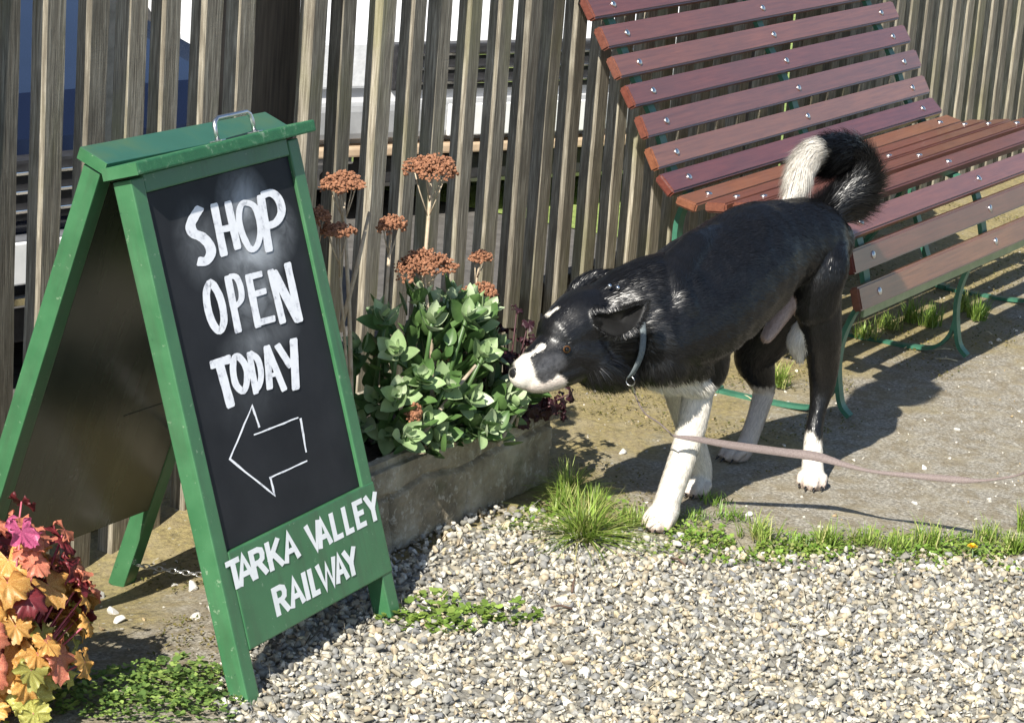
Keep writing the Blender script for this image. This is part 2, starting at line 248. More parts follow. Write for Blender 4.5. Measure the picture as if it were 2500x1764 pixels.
def mat_scuff():
    m, t, b = nmat('worn_green_paint'); v = coords(t); n = nz(t, v, 45, 8, .75)
    c = ramp(t, n, [(.42, (.02, .12, .05)), (.56, (.03, .15, .06)), (.66, (.2, .3, .2))])
    t.links.new(c, b.inputs['Base Color']); b.inputs['Roughness'].default_value = .6; bump(t, b, n, .6, .003); return m
M['scuff'] = mat_scuff()
M['teal'] = pm('rear_cap_teal', [(.3, (.022, .085, .06)), (.55, (.03, .11, .08)), (.75, (.075, .13, .06))], 5, rough=.35, bs=.15)  # rear cap: darker and bluer than the sign's other greens
def mat_chalkboard():
    m, t, b = nmat('chalkboard'); tc = t.nodes.new('ShaderNodeTexCoord'); v = tc.outputs['Object']
    base = ramp(t, nz(t, v, 9, 6), [(.3, (.010, .011, .014)), (.7, (.02, .021, .025))])
    def smudge(cx, cy, rx, ry, strength, seed):
        mp = t.nodes.new('ShaderNodeMapping'); mp.vector_type = 'POINT'; mp.inputs['Scale'].default_value = (1/rx, 1/ry, 0); mp.inputs['Location'].default_value = (-cx/rx, -cy/ry, 0)
        t.links.new(v, mp.inputs[0]); g = t.nodes.new('ShaderNodeTexGradient'); g.gradient_type = 'SPHERICAL'; t.links.new(mp.outputs[0], g.inputs[0])
        n = nz(t, v, seed, 5, .6, 1.2); return mth(t, 'MULTIPLY', mth(t, 'MULTIPLY', g.outputs[1], ramp(t, n, [(.3, (.25, .25, .25)), (.65, (1, 1, 1))])), strength)
    s = smudge(.285, .745, .08, .065, .75, 13)
    for a in ((.285, .66, .13, .045, .75, 11), (.265, .60, .10, .08, .5, 15), (.15, .70, .08, .08, .22, 23), (.25, .53, .13, .035, .32, 12), (.32, .655, .06, .05, .5, 19), (.2, .45, .16, .06, .05, 17), (.38, .69, .05, .05, .25, 40)):
        s = mth(t, 'MAXIMUM', s, smudge(*a))
    t.links.new(mixc(t, s, base, (.62, .66, .70)), b.inputs['Base Color']); b.inputs['Roughness'].default_value = .6; b.inputs['Specular IOR Level'].default_value = .25
    bump(t, b, nz(t, v, 260, 3), .12, .001); return m
M['chalkboard'] = mat_chalkboard()
M['chalk'] = pm('white_chalk_paint', [(.28, (.42, .43, .47)), (.42, (.80, .81, .84)), (.55, (.88, .89, .91))], 75, (1, 1, 1), .8, .1, rnd=False)
M['white_paint'] = pm('white_vinyl', [(.3, (.74, .76, .76)), (.7, (.84, .85, .85))], 30, rough=.5, bs=0)
M['ply'] = pm('dark_plywood', [(.3, (.011, .020, .011)), (.7, (.042, .055, .036))], 14, (1, .12, 1), .22, .2)
M['steel'] = pm('galvanised_steel', [(.3, (.5, .5, .5)), (.7, (.75, .75, .75))], 40, rough=.3, metal=1, bs=.1)
M['iron'] = pm('green_iron_paint', [(.3, (.03, .12, .075)), (.7, (.06, .19, .125))], 30, rough=.4, bs=.3)
M['iron_pale'] = pm('pale_green_iron', [(.3, (.22, .3, .16)), (.7, (.36, .42, .24))], 20, rough=.5, bs=.3)  # stretcher only: paler, yellower green than the other ironwork
def mat_slat():
    m, t, b = nmat('mahogany_varnish'); v = coords(t, (.05, 1, 1)); n = nz(t, v, 150, 8, .6, .3); k = nz(t, coords(t), 5, 4)
    c = ramp(t, n, [(.3, (.115, .036, .022)), (.7, (.205, .068, .040))])
    c = mixc(t, ramp(t, k, [(.4, (0, 0, 0)), (.75, (.5, .5, .5))]), c, (.105, .052, .05))
    oi = t.nodes.new('ShaderNodeObjectInfo'); h = t.nodes.new('ShaderNodeHueSaturation'); mr = t.nodes.new('ShaderNodeMapRange'); mr.inputs[3].default_value = .78; mr.inputs[4].default_value = 1.3
    mh = t.nodes.new('ShaderNodeMapRange'); mh.inputs[3].default_value = .488; mh.inputs[4].default_value = .512
    t.links.new(oi.outputs['Random'], mr.inputs[0]); t.links.new(oi.outputs['Random'], mh.inputs[0]); t.links.new(mr.outputs[0], h.inputs['Value']); t.links.new(mh.outputs[0], h.inputs['Hue']); t.links.new(c, h.inputs['Color']); c = h.outputs[0]
    t.links.new(c, b.inputs['Base Color']); t.links.new(ramp(t, k, [(.3, (.28, .28, .28)), (.7, (.42, .42, .42))]), b.inputs['Roughness'])
    b.inputs['Coat Weight'].default_value = .55; b.inputs['Coat Roughness'].default_value = .22; b.inputs['Specular IOR Level'].default_value = .65; bump(t, b, n, .25, .0015); return m
M['slat'] = mat_slat()
def mat_stone():
    m, t, b = nmat('lichen_stone'); v = coords(t); n = nz(t, v, 7, 8, .65); f = nz(t, v, 60, 6, .7)
    c = ramp(t, n, [(.34, (.14, .115, .075)), (.5, (.34, .29, .205)), (.64, (.52, .465, .36))])
    c = mixc(t, ramp(t, f, [(.54, (0, 0, 0)), (.64, (.8, .8, .8))]), c, (.58, .54, .45))
    c = mixc(t, ramp(t, nz(t, v, 11, 6), [(.56, (0, 0, 0)), (.7, (.6, .6, .6))]), c, (.12, .12, .06))
    t.links.new(c, b.inputs['Base Color']); b.inputs['Roughness'].default_value = .9
    bump(t, b, mth(t, 'ADD', n, mth(t, 'MULTIPLY', f, .8)), 1.0, .014); return m
M['stone'] = mat_stone()
M['soil'] = pm('dark_soil', [(.3, (.015, .011, .008)), (.7, (.06, .045, .03))], 40, rough=.95, bs=1, bd=.01)
def mat_ground():
    m, t, b = nmat('mossy_tarmac'); v = coords(t, rnd=False); n = nz(t, v, 2.4, 8, .62); f = nz(t, v, 140, 5, .7); mid = nz(t, v, 22, 7, .65)
    sx = t.nodes.new('ShaderNodeSeparateXYZ'); t.links.new(v, sx.inputs[0])
    gray = ramp(t, f, [(.34, (.13, .115, .09)), (.5, (.285, .26, .21)), (.66, (.50, .465, .39))])
    moss = ramp(t, mid, [(.3, (.13, .105, .04)), (.52, (.31, .25, .10)), (.72, (.47, .40, .22))])
    moss = mixc(t, 1.0, moss, ramp(t, nz(t, v, 85, 6, .7), [(.32, (.45, .42, .38)), (.5, (1, 1, 1)), (.68, (1.5, 1.5, 1.4))]), 'MULTIPLY')
    # moss where the path runs in under the bench and along the fence (a band of growth, y > 2.1)
    edge = mth(t, 'ADD', mth(t, 'MULTIPLY', mth(t, 'SUBTRACT', sx.outputs[1], 2.12), 2.4), mth(t, 'MULTIPLY', mth(t, 'SUBTRACT', n, .5), 3.2))
    mrx = t.nodes.new('ShaderNodeMapRange'); mrx.inputs[1].default_value = 3.35; mrx.inputs[2].default_value = 3.75; t.links.new(sx.outputs[0], mrx.inputs[0])
    edge = mth(t, 'SUBTRACT', edge, mth(t, 'MULTIPLY', mth(t, 'SUBTRACT', 1.0, mrx.outputs[0]), 1.0))
    k = ramp(t, mth(t, 'ADD', edge, .25), [(.12, (0, 0, 0)), (.62, (.9, .9, .9))])
    c = mixc(t, k, gray, moss)
    c = mixc(t, ramp(t, mid, [(.44, (0, 0, 0)), (.6, (.6, .6, .6))]), c, (.17, .13, .065))
    c = mixc(t, ramp(t, nz(t, v, 9, 6, .6, .5), [(.5, (0, 0, 0)), (.68, (.5, .5, .5))]), c, (.33, .28, .18))
    c = mixc(t, ramp(t, nz(t, v, 75, 4, .5), [(.66, (0, 0, 0)), (.7, (.85, .85, .85))]), c, (.42, .4, .34))
    t.links.new(c, b.inputs['Base Color']); b.inputs['Roughness'].default_value = .92
    b1 = bump(t, b, mid, .7, .012); bump(t, b, f, .8, .005, b1); return m
M['ground'] = mat_ground()
M['grit'] = pm('gravel_bed', [(.3, (.11, .10, .08)), (.5, (.22, .205, .17)), (.7, (.36, .34, .29))], 95, rough=.95, bs=1, bd=.008, rnd=False)
M['pebble'] = attr_mat('gravel_stone', .75, .4, 90, bs=.2)
M['grass'] = attr_mat('grass_blade', .45, .4, 0, .35)
M['lawn'] = pm('mown_lawn', [(.3, (.15, .22, .05)), (.7, (.34, .42, .12))], 30, rough=.9, bs=.8, bd=.02, rnd=False)
M['yard'] = pm('shade_toned_yard', [(.3, (.07, .066, .06)), (.7, (.14, .13, .12))], 30, rough=.95, bs=.4, rnd=False)  # shade beyond the fence put into the yard's colour by darkening it
M['fur'] = attr_mat('dog_coat', .34, .35)
M['strand'] = attr_mat('dog_hair', .33, .5)
M['skin'] = attr_mat('dog_skin', .55, .4)
M['nose'] = pm('wet_nose', [(.3, (.006, .006, .007)), (.7, (.02, .02, .022))], 300, rough=.25, bs=.4, bd=.001)
M['ear'] = pm('ear_skin', [(.3, (.003, .003, .003)), (.7, (.007, .0065, .007))], 60, rough=.6, bs=.4)
M['iris'] = pm('amber_iris', [(.3, (.05, .022, .008)), (.7, (.12, .055, .018))], 200, rough=.08, bs=0)
M['pupil'] = pm('pupil', [(.3, (.004, .004, .004)), (.7, (.006, .006, .006))], 20, rough=.05, bs=0)
M['strap'] = pm('grey_webbing', [(.3, (.10, .12, .13)), (.7, (.17, .20, .21))], 300, rough=.8, bs=.4, bd=.0006)
M['lead'] = pm('mauve_grey_webbing', [(.3, (.15, .115, .105)), (.7, (.24, .195, .18))], 400, rough=.8, bs=.5, bd=.0006)
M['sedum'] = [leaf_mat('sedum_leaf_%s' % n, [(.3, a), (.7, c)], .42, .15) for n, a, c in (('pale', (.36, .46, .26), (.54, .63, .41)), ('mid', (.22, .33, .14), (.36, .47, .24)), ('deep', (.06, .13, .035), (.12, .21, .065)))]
M['stem'] = pm('dry_stem', [(.3, (.34, .26, .17)), (.7, (.55, .46, .34))], 60, rough=.8)
M['rust'] = pm('rust_flower', [(.3, (.14, .058, .03)), (.55, (.30, .135, .07)), (.8, (.46, .24, .14))], 120, rough=.85, bs=.5)
M['heuchera'] = {k: leaf_mat('heuchera_leaf_'+k, s, .42, .3, 30, .2) for k, s in dict(
    magenta=[(.30, (.28, .03, .09)), (.48, (.54, .09, .22)), (.68, (.70, .24, .36))], wine=[(.3, (.08, .012, .018)), (.7, (.23, .035, .04))],
    coral=[(.32, (.34, .07, .05)), (.5, (.58, .19, .12)), (.68, (.70, .33, .17))], amber=[(.32, (.38, .12, .035)), (.5, (.58, .31, .075)), (.68, (.75, .52, .19))],
    lime=[(.32, (.34, .22, .05)), (.48, (.38, .38, .08)), (.68, (.62, .62, .22))], purple=[(.3, (.020, .008, .012)), (.7, (.085, .026, .036))]).items()}
M['pink_stalk'] = pm('pink_stalk', [(.3, (.35, .06, .1)), (.7, (.55, .16, .2))], 60, rough=.6)
M['wine_stalk'] = pm('wine_stalk', [(.3, (.04, .014, .018)), (.7, (.10, .035, .04))], 60, rough=.6)
M['weed'] = attr_mat('weed_leaf', .5, .4, 0, .3)
M['white_stone'] = pm('white_pebble', [(.3, (.5, .48, .43)), (.7, (.75, .73, .68))], 60, rough=.8, bs=.5)
M['yellow'] = pm('yellow_petal', [(.3, (.7, .42, .01)), (.7, (.85, .6, .03))], 60, rough=.6)
M['twig'] = pm('twig_bark', [(.3, (.06, .035, .025)), (.7, (.16, .10, .07))], 90, rough=.9, bs=.6)
M['straw'] = pm('straw', [(.3, (.5, .42, .26)), (.7, (.68, .6, .4))], 60, rough=.8)
M['car_dark'] = pm('dark_blue_car_paint', [(.3, (.006, .010, .026)), (.7, (.009, .014, .036))], 3, rough=.12, bs=0)
M['car_white'] = pm('white_car_paint', [(.3, (.74, .75, .77)), (.7, (.8, .81, .83))], 3, rough=.15, bs=0)
M['glass'] = pm('car_glass', [(.3, (.012, .015, .02)), (.7, (.02, .024, .03))], 3, rough=.05, bs=0)
M['plastic'] = pm('black_car_plastic', [(.3, (.018, .018, .02)), (.7, (.04, .04, .043))], 40, rough=.5, bs=.2)
M['greytrim'] = pm('grey_car_trim', [(.3, (.11, .115, .125)), (.7, (.17, .175, .19))], 30, rough=.4, bs=.1)
M['silver'] = pm('silver_trim', [(.3, (.3, .31, .32)), (.7, (.4, .41, .42))], 20, rough=.3, bs=0)
M['chrome'] = pm('chrome', [(.3, (.75, .76, .78)), (.7, (.85, .86, .88))], 20, rough=.1, bs=0, metal=1)
M['lamp'] = pm('headlamp_lens', [(.3, (.6, .62, .64)), (.7, (.8, .82, .84))], 60, rough=.1, bs=.3)
M['tyre'] = pm('tyre_rubber', [(.3, (.012, .012, .012)), (.7, (.03, .03, .03))], 60, rough=.85, bs=.3)
M['tan'] = pm('tan_bumper', [(.3, (.45, .33, .22)), (.7, (.6, .46, .32))], 20, rough=.6, bs=.1)

# ------------------------------------------------------------------ ground
def gz(x, y):
    """height of the path: it falls away a little behind the sign"""
    return -.075*math.exp(-(((x-3.40)/.40)**2 + ((y-2.80)/.30)**2)) 
def sheet(name, x0, x1, y0, y1, step, zf, m, rough=0):
    xs = np.arange(x0, x1+1e-6, step); ys = np.arange(y0, y1+1e-6, step)
    V = [(x, y, zf(x, y) + (rough*mnoise.noise(Vector((x*9, y*9, 0))) + rough*.6*mnoise.noise(Vector((x*31, y*31, 3))) if rough else 0)) for x in xs for y in ys]
    ny = len(ys); F = [(i*ny+j, (i+1)*ny+j, (i+1)*ny+j+1, i*ny+j+1) for i in range(len(xs)-1) for j in range(ny-1)]
    return tag(pd(name, V, F, None, m, True), kind='structure')
tag(pd('ground', [(-80, -80, -.32), (160, -80, -.32), (160, 160, -.32), (-80, 160, -.32)], [(0, 1, 2, 3)], None, M['yard']), kind='structure')
sheet('path', 1.4, 9.2, 0.2, 3.0, .025, gz, M['ground'], .0025)
# gravel bed edge: boundary in x for a given y (gravel lies where x < edge(y) and y < top(x))
def gx(y): return float(np.interp(y, [.2, 1.2, 1.5, 1.7, 1.85, 2.05, 2.2, 2.36], [4.95, 4.62, 4.50, 4.36, 4.20, 4.16, 4.12, 4.12]))
def gy(x): return float(np.interp(x, [1.4, 2.85, 2.98, 3.12, 3.40, 3.58, 3.62, 4.2], [1.6, 2.02, 2.17, 2.27, 2.33, 2.35, 2.36, 2.36]))
pts = []
ysg = np.arange(.2, 2.36, .04)
V = []; F = []
for i, y in enumerate(ysg):
    row = []
    xmax = gx(y) + .03*mnoise.noise(Vector((y*8, 3, 1)))
    xmin = float(np.interp(y, [.2, 1.6, 2.02, 2.17, 2.27, 2.33, 2.36], [1.4, 1.4, 2.85, 2.98, 3.12, 3.4, 3.6])) + .02*mnoise.noise(Vector((y*8, 9, 1)))
    for k in range(31): V.append((xmin+(xmax-xmin)*k/30, y, .005))
    if i:
        for k in range(30): a = (i-1)*31+k; F.append((a, a+1, a+32, a+31))
tag(pd('gravel_bed', V, F, None, M['grit']), kind='structure')
tag(pd('lawn', [(6.40, 2.99, -.012), (14, 2.99, -.012), (14, 9, -.012), (6.40, 9, -.012)], [(0, 1, 2, 3)], None, M['lawn']), kind='structure')
tag(pd('yard', [(-2, 2.99, -.016), (14, 2.99, -.016), (14, 30, -.016), (-2, 30, -.016)], [(0, 1, 2, 3)], None, M['yard']), kind='structure')

# gravel stones: one countless mass
def rock_variants(n, npts, flat=.7):
    out = []
    for i in range(n):
        bm = bmesh.new()
        for k in range(npts):
            p = Vector(rng.normal(size=3)).normalized(); bm.verts.new((p.x, p.y*random.uniform(.7, .9), p.z*flat))
        r = bmesh.ops.convex_hull(bm, input=bm.verts)
        bmesh.ops.delete(bm, geom=[v for v in bm.verts if not v.link_faces], context='VERTS')
        bmesh.ops.bevel(bm, geom=list(bm.edges), offset=.09, segments=1, affect='EDGES')
        bmesh.ops.triangulate(bm, faces=bm.faces)
        bm.verts.index_update()
        out.append((np.array([v.co[:] for v in bm.verts]), np.array([[v.index for v in f.verts] for f in bm.faces]))); bm.free()
    return out
def inside(x, y): return x < gx(y) and y < gy(x)
def stones(n, sampler, size, zf, pal, wts, variants):
    Vs, Ls, Cs = [], [], []; off = 0
    pal = np.array(pal); ch = rng.choice(len(pal), n, p=np.array(wts)/sum(wts))
    k = 0
    while k < n:
        x, y, keep = sampler()
        if not keep: continue
        v, f = variants[rng.integers(len(variants))]
        s = size()
        e = rng.normal(0, .5, 3)*np.array([1, 1, 0]); R3 = np.array(Matrix.Rotation(rng.uniform(0, 6.28), 3, 'Z') @ Matrix.Rotation(e[0], 3, 'X') @ Matrix.Rotation(e[1], 3, 'Y'))
        Vs.append(v*s @ R3.T + np.array([x, y, zf(x, y, s)])); Ls.append(f+off); off += len(v)
        c = pal[ch[k]]*rng.uniform(.8, 1.2); Cs.append(np.repeat(c[None], len(v), 0)); k += 1
    F_ = np.concatenate(Ls)
    return fast_mesh('gravel', np.concatenate(Vs), F_.ravel(), np.full(len(F_), 3), np.concatenate(Cs))
RV = rock_variants(14, 9)
PAL = [tuple(q*w for q, w in zip(c, (.97, .965, .935))) for c in [(.46, .42, .34), (.56, .53, .46), (.28, .275, .26), (.21, .21, .21), (.42, .35, .25), (.68, .65, .57), (.33, .295, .225), (.24, .23, .20), (.54, .46, .31)]]
WT = [5, 4, 4, 2.0, 2.0, 1.6, 3, 2.6, 1.5]
def samp():
    y = rng.uniform(.75, 2.36); x = rng.uniform(2.5, 4.85)
    ok = inside(x, y)
    # thin out at the ragged edges
    if ok and (gx(y)-x < .09 or gy(x)-y < .05) and rng.random() < .45: ok = False
    # outside what any nearby view sees: fewer
    if ok and (x - 2.5) + (y-.75) < .70: ok = False
    return x, y, ok
me = stones(31000, samp, lambda: float(np.clip(rng.lognormal(math.log(.0073), .36), .003, .0150)), lambda x, y, s: .004 + rng.uniform(0, .009), PAL, WT, RV)
tag(link('gravel', me, None, M['pebble']), kind='stuff')

# ------------------------------------------------------------------ paling fence
fence = tag(empty('paling_fence', (3.0, 2.85, 0)), 'weathered grey paling fence with gaps between its upright pickets, behind bench and planter', 'fence')
FX, FY = 3.0, 2.85
def picket_mesh(seed):
    r = random.Random(seed); bm = bmesh.new(); w, t, h = .050, .033, 1.58; n = 14; rings = []
    for i in range(n+1):
        z = -.07+h*i/n; dx = .0022*mnoise.noise(Vector((z*2.2, seed, 0))); a = .0013*mnoise.noise(Vector((z*9, seed, 5))); c = .0013*mnoise.noise(Vector((z*9, seed, 9)))
        b = .0022
        rings.append([bm.verts.new(q) for q in ((dx+a+b, 0, z), (dx+w+c-b, 0, z), (dx+w+c, b, z), (dx+w+c, t-b, z), (dx+w+c-b, t, z), (dx+a+b, t, z), (dx+a, t-b, z), (dx+a, b, z))])
    for A, B in zip(rings[:-1], rings[1:]):
        for k in range(8): bm.faces.new((A[k], A[(k+1) % 8], B[(k+1) % 8], B[k]))
    bm.faces.new(rings[0][::-1]); bm.faces.new(rings[-1])
    me = bpy.data.meshes.new('picket'); bm.to_mesh(me); bm.free(); me.materials.append(M['picket']); return me
PKM = [picket_mesh(s) for s in range(8)]
px_ = list(PICKETS); x = px_[0]
left = []
while x > 2.3: x -= .112+random.uniform(-.006, .006); left.append(x)
x = px_[-1]; right = []
while x < 9.0: x += .1125+random.uniform(-.012, .012); right.append(x)
for i, x in enumerate(left[::-1]+px_+right):
    o = bpy.data.objects.new('picket', PKM[i % 8]); S.collection.objects.link(o); o.parent = fence
    o.location = (x+.010-FX, 2.836-FY+random.uniform(-.002, .002), random.uniform(-.03, 0))
    lean = {14: .0}.get(i, 0)
    o.rotation_euler = (random.uniform(-.004, .004), random.uniform(-.007, .007), random.uniform(-.02, .02))
    o.scale = (random.uniform(.92, 1.08), random.uniform(.92, 1.08), 1)
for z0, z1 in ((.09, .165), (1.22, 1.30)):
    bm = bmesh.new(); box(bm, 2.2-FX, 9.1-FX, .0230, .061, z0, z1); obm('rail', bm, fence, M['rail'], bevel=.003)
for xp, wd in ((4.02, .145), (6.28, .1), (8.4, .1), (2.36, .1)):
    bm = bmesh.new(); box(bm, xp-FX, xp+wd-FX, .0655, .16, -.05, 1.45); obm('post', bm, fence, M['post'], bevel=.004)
bm = bmesh.new(); box(bm, -.02, .02, 0, .03, -.05, 1.35); o = obm('pale_batten', bm, fence, M['white_stone'], bevel=.003); o.location = (3.60-FX, .066, 0)
# a split, pale brace leaning between two pickets
bm = bmesh.new(); box(bm, -.014, .014, 0, .012, 0, .62)
o = obm('split_lath', bm, fence, M['picket'], bevel=.002); o.location = (4.66-FX, .058, .62); o.rotation_euler = (0, .10, 0)

# ------------------------------------------------------------------ sandwich board sign
U = Vector((.99770945, .06764499, 0)); A0 = Vector((3.02215, 2.1401, 0.0)); TH = math.radians(18)
n0 = Vector((U.y, -U.x, 0))
def panel_matrix(front=True):
    if front:
        v = -n0*math.sin(TH)+Vector((0, 0, math.cos(TH))); N = U.cross(v); org = A0
        return Matrix(((U.x, v.x, N.x, org.x), (U.y, v.y, N.y, org.y), (U.z, v.z, N.z, org.z), (0, 0, 0, 1)))
    top = A0 + (-n0*math.sin(TH)+Vector((0, 0, math.cos(TH))))*.83 - n0*.050
    v = n0*math.sin(TH)+Vector((0, 0, math.cos(TH))); N = U.cross(v)   # N faces forward-down (the inner side)
    org = top - v*.83
    ang = math.radians(-4); pv = Vector((top.x, top.y, 0)); Rz = Matrix.Rotation(ang, 3, 'Z'); u_ = Rz @ U; v = Rz @ v; N = Rz @ N; org = pv+Vector((Rz @ (org-pv)))
    return Matrix(((u_.x, v.x, N.x, org.x), (u_.y, v.y, N.y, org.y), (u_.z, v.z, N.z, org.z), (0, 0, 0, 1)))
    return Matrix(((U.x, v.x, N.x, org.x), (U.y, v.y, N.y, org.y), (U.z, v.z, N.z, org.z), (0, 0, 0, 1)))
sign = tag(empty('sandwich_board', (3.25, 2.42, 0)), 'green wooden A-frame sandwich board reading SHOP OPEN TODAY in white on black', 'sign')
SI = sign.matrix_basis.inverted() if False else Matrix.Translation(Vector((-3.25, -2.42, 0)))
def place(o, Mx): o.matrix_basis = SI @ Mx; return o
PF, PB = panel_matrix(True), panel_matrix(False)
WD = .472
def pbox(name, m, Mx, u0, u1, v0, v1, w0, w1, bev=.0025, **k):
    bm = bmesh.new(); box(bm, u0, u1, v0, v1, w0, w1); return place(obm(name, bm, sign, m, bevel=bev), Mx)
def sub(name, me_o, par):
    me_o.parent = par; me_o.matrix_parent_inverse = par.matrix_basis.inverted(); return me_o
pbox('stile', M['green'], PF, 0, .032, -.002, .822, -.034, 0)
pbox('stile', M['green'], PF, WD-.032, WD, .012, .822, -.034, 0)
pbox('name_panel', M['green'], PF, .0325, WD+.001, .084, .2395, -.012, .0015)
pbox('top_rail', M['green'], PF, .0325, WD-.0325, .797, .826, -.03, -.001)
board = pbox('chalkboard', M['chalkboard'], PF, .0325, WD-.0325, .2400, .7965, -.014, -.006, .001)
pbox('cap', M['scuff'], PF, -.012, WD+.020, .8265, .846, -.040, .026, .003)
pbox('stile', M['green'], PB, 0, .032, -.085, .822, -.034, 0)
pbox('stile', M['green'], PB, WD-.032, WD, -.085, .822, -.034, 0)
pbox('back_panel', M['ply'], PB, .0325, WD-.0325, .09, .80, -.012, -.0015, .001)
cp_ = pbox('cap', M['teal'], PB, -.006, WD-.014, .8265, .846, -.044, .012, .0015)
for Mx_, u_, a_, b_ in ((PB, -.006, -.0435, .0115), (PF, -.012, -.0395, .0255)):
    pbox('cap_end', M['green'], Mx_, u_-.0016, u_-.0002, .8268, .8457, a_, b_, .0003)
# the plywood's inner face shows batten joints
pbox('batten', M['ply'], PB, .27, .40, .325, .3272, -.0014, -.0004, .0002)
pbox('top_rail', M['green'], PB, .0325, WD-.0325, .801, .826, -.03, -.001)
# handle on the front cap: a bent steel bow
bm = bmesh.new(); c0, c1 = .238, .345
pts = [(c0, .846, .004), (c0, .868, .004), (c0+.003, .877, .004), (c0+.012, .882, .004), (c1-.012, .882, .004), (c1-.003, .877, .004), (c1, .868, .004), (c1, .846, .004)]
tube(bm, pts, .0038, 10); place(obm('handle', bm, sign, M['steel'], True), PF)
for c in (c0, c1):
    bm = bmesh.new(); box(bm, c-.006, c+.006, .8462, .8485, -.008, .016); place(obm('handle_plate', bm, sign, M['steel'], bevel=.001), PF)
# chain between the legs (links)
def chain(a, b, sag, n):
    a, b = Vector(a), Vector(b); bm = bmesh.new()
    for i in range(n):
        def P(t): return a.lerp(b, t) - Vector((0, 0, sag*4*t*(1-t)))
        p, q = P(i/n), P((i+1)/n); c = (p+q)/2; d = (q-p).normalized(); s = d.cross(Vector((0, 0, 1))).normalized(); u2 = s.cross(d)
        side = s if i % 2 else u2; L = (q-p).length*.68; w = .0045
        ring = [c+d*L*math.cos(k*math.pi/5)+side*w*math.sin(k*math.pi/5) for k in range(10)]
        tube(bm, ring+[ring[0]], .0013, 5)
    return obm('chain', bm, sign, M['steel'], True)
pa = PF @ Vector((WD-.016, .30, -.035)); pb_ = PB @ Vector((WD-.016, .24, .001))
place(chain(pa, pb_, .03, 26), Matrix.Identity(4))
pa = PF @ Vector((WD-.016, .075, -.035)); pb_ = PB @ Vector((WD-.016, -.03, .001))
place(chain(pa, pb_, .012, 34), Matrix.Identity(4))

def ribbon(V, F, pts, widths, z, closed=False, asp=1.0):
    """flat brush stroke with mitred joints"""
    P = [np.array([p[0]/asp, p[1]], float) for p in pts]; N = len(P); b0 = len(V)
    for i in range(N):
        a = P[i-1] if (i > 0 or closed) else None; c = P[(i+1) % N] if (i < N-1 or closed) else None
        d1 = None if a is None else (P[i]-a)/np.linalg.norm(P[i]-a); d2 = None if c is None else (c-P[i])/np.linalg.norm(c-P[i])
        if d1 is None: d1 = d2
        if d2 is None: d2 = d1
        n1 = np.array([-d1[1], d1[0]]); n2 = np.array([-d2[1], d2[0]]); n = n1+n2; n /= max(np.linalg.norm(n), 1e-6)
        k = 1/max(.5, n@n1); w = widths[i]/2*k
        a_ = P[i]+n*w; b_ = P[i]-n*w; V.append((a_[0]*asp, a_[1], z)); V.append((b_[0]*asp, b_[1], z))
    M_ = N if closed else N-1
    for i in range(M_):
        a = b0+2*i; c = b0+2*((i+1) % N); F.append((a, a+1, c+1, c))
words = [('chalk_word', SIGN_CHALK[0:6]), ('chalk_word', SIGN_CHALK[6:16]), ('chalk_word', SIGN_CHALK[16:26])]
words = [('chalk_word', [s for s in SIGN_CHALK if s[0] > .004 and sum(p[1] for p in s[1])/len(s[1]) > .65]),
         ('chalk_word', [s for s in SIGN_CHALK if s[0] > .004 and .53 < sum(p[1] for p in s[1])/len(s[1]) <= .65]),
         ('chalk_word', [s for s in SIGN_CHALK if s[0] > .004 and sum(p[1] for p in s[1])/len(s[1]) <= .53]),
         ('chalk_arrow', [s for s in SIGN_CHALK if s[0] <= .004])]
for nm, strokes in words:
    V, F = [], []
    for i, (w, pts, cl) in enumerate(strokes):
        if nm == 'chalk_arrow':
            q = []
            for a, c in zip(pts[:-1], pts[1:]):
                for k in range(6): q.append((a[0]+(c[0]-a[0])*k/6+random.uniform(-.0004, .0004), a[1]+(c[1]-a[1])*k/6+random.uniform(-.0004, .0004)))
            q.append(pts[-1]); ws = [w*random.uniform(.75, 1.2) for _ in q]
        else:
            n = 5; q = spline(pts, n, bool(cl)) if len(pts) > 2 else [np.array(pts[0])+(np.array(pts[1])-np.array(pts[0]))*k/8 for k in range(9)]
            ph = random.uniform(0, 9); ws = [w*(1+.10*mnoise.noise(Vector((k*.45+ph, i*3, 1)))+.05*mnoise.noise(Vector((k*1.9+ph, i*3, 1)))) for k in range(len(q))]
            if not cl:
                e = (np.array(q[0])-np.array(q[1])); e /= np.linalg.norm(e); q = [np.array(q[0])+e*w*.28]+list(q); ws = [ws[0]*.8]+ws
                e = (np.array(q[-1])-np.array(q[-2])); e /= np.linalg.norm(e); q = list(q)+[np.array(q[-1])+e*w*.28]; ws = ws+[ws[-1]*.78]
        ribbon(V, F, q, ws, -.0052+.00012*i, bool(cl), 2.05)
    o = pd(nm, V, F, None, M['chalk']); o.matrix_basis = SI @ PF; o.parent = board; o.matrix_parent_inverse = board.matrix_basis.inverted()
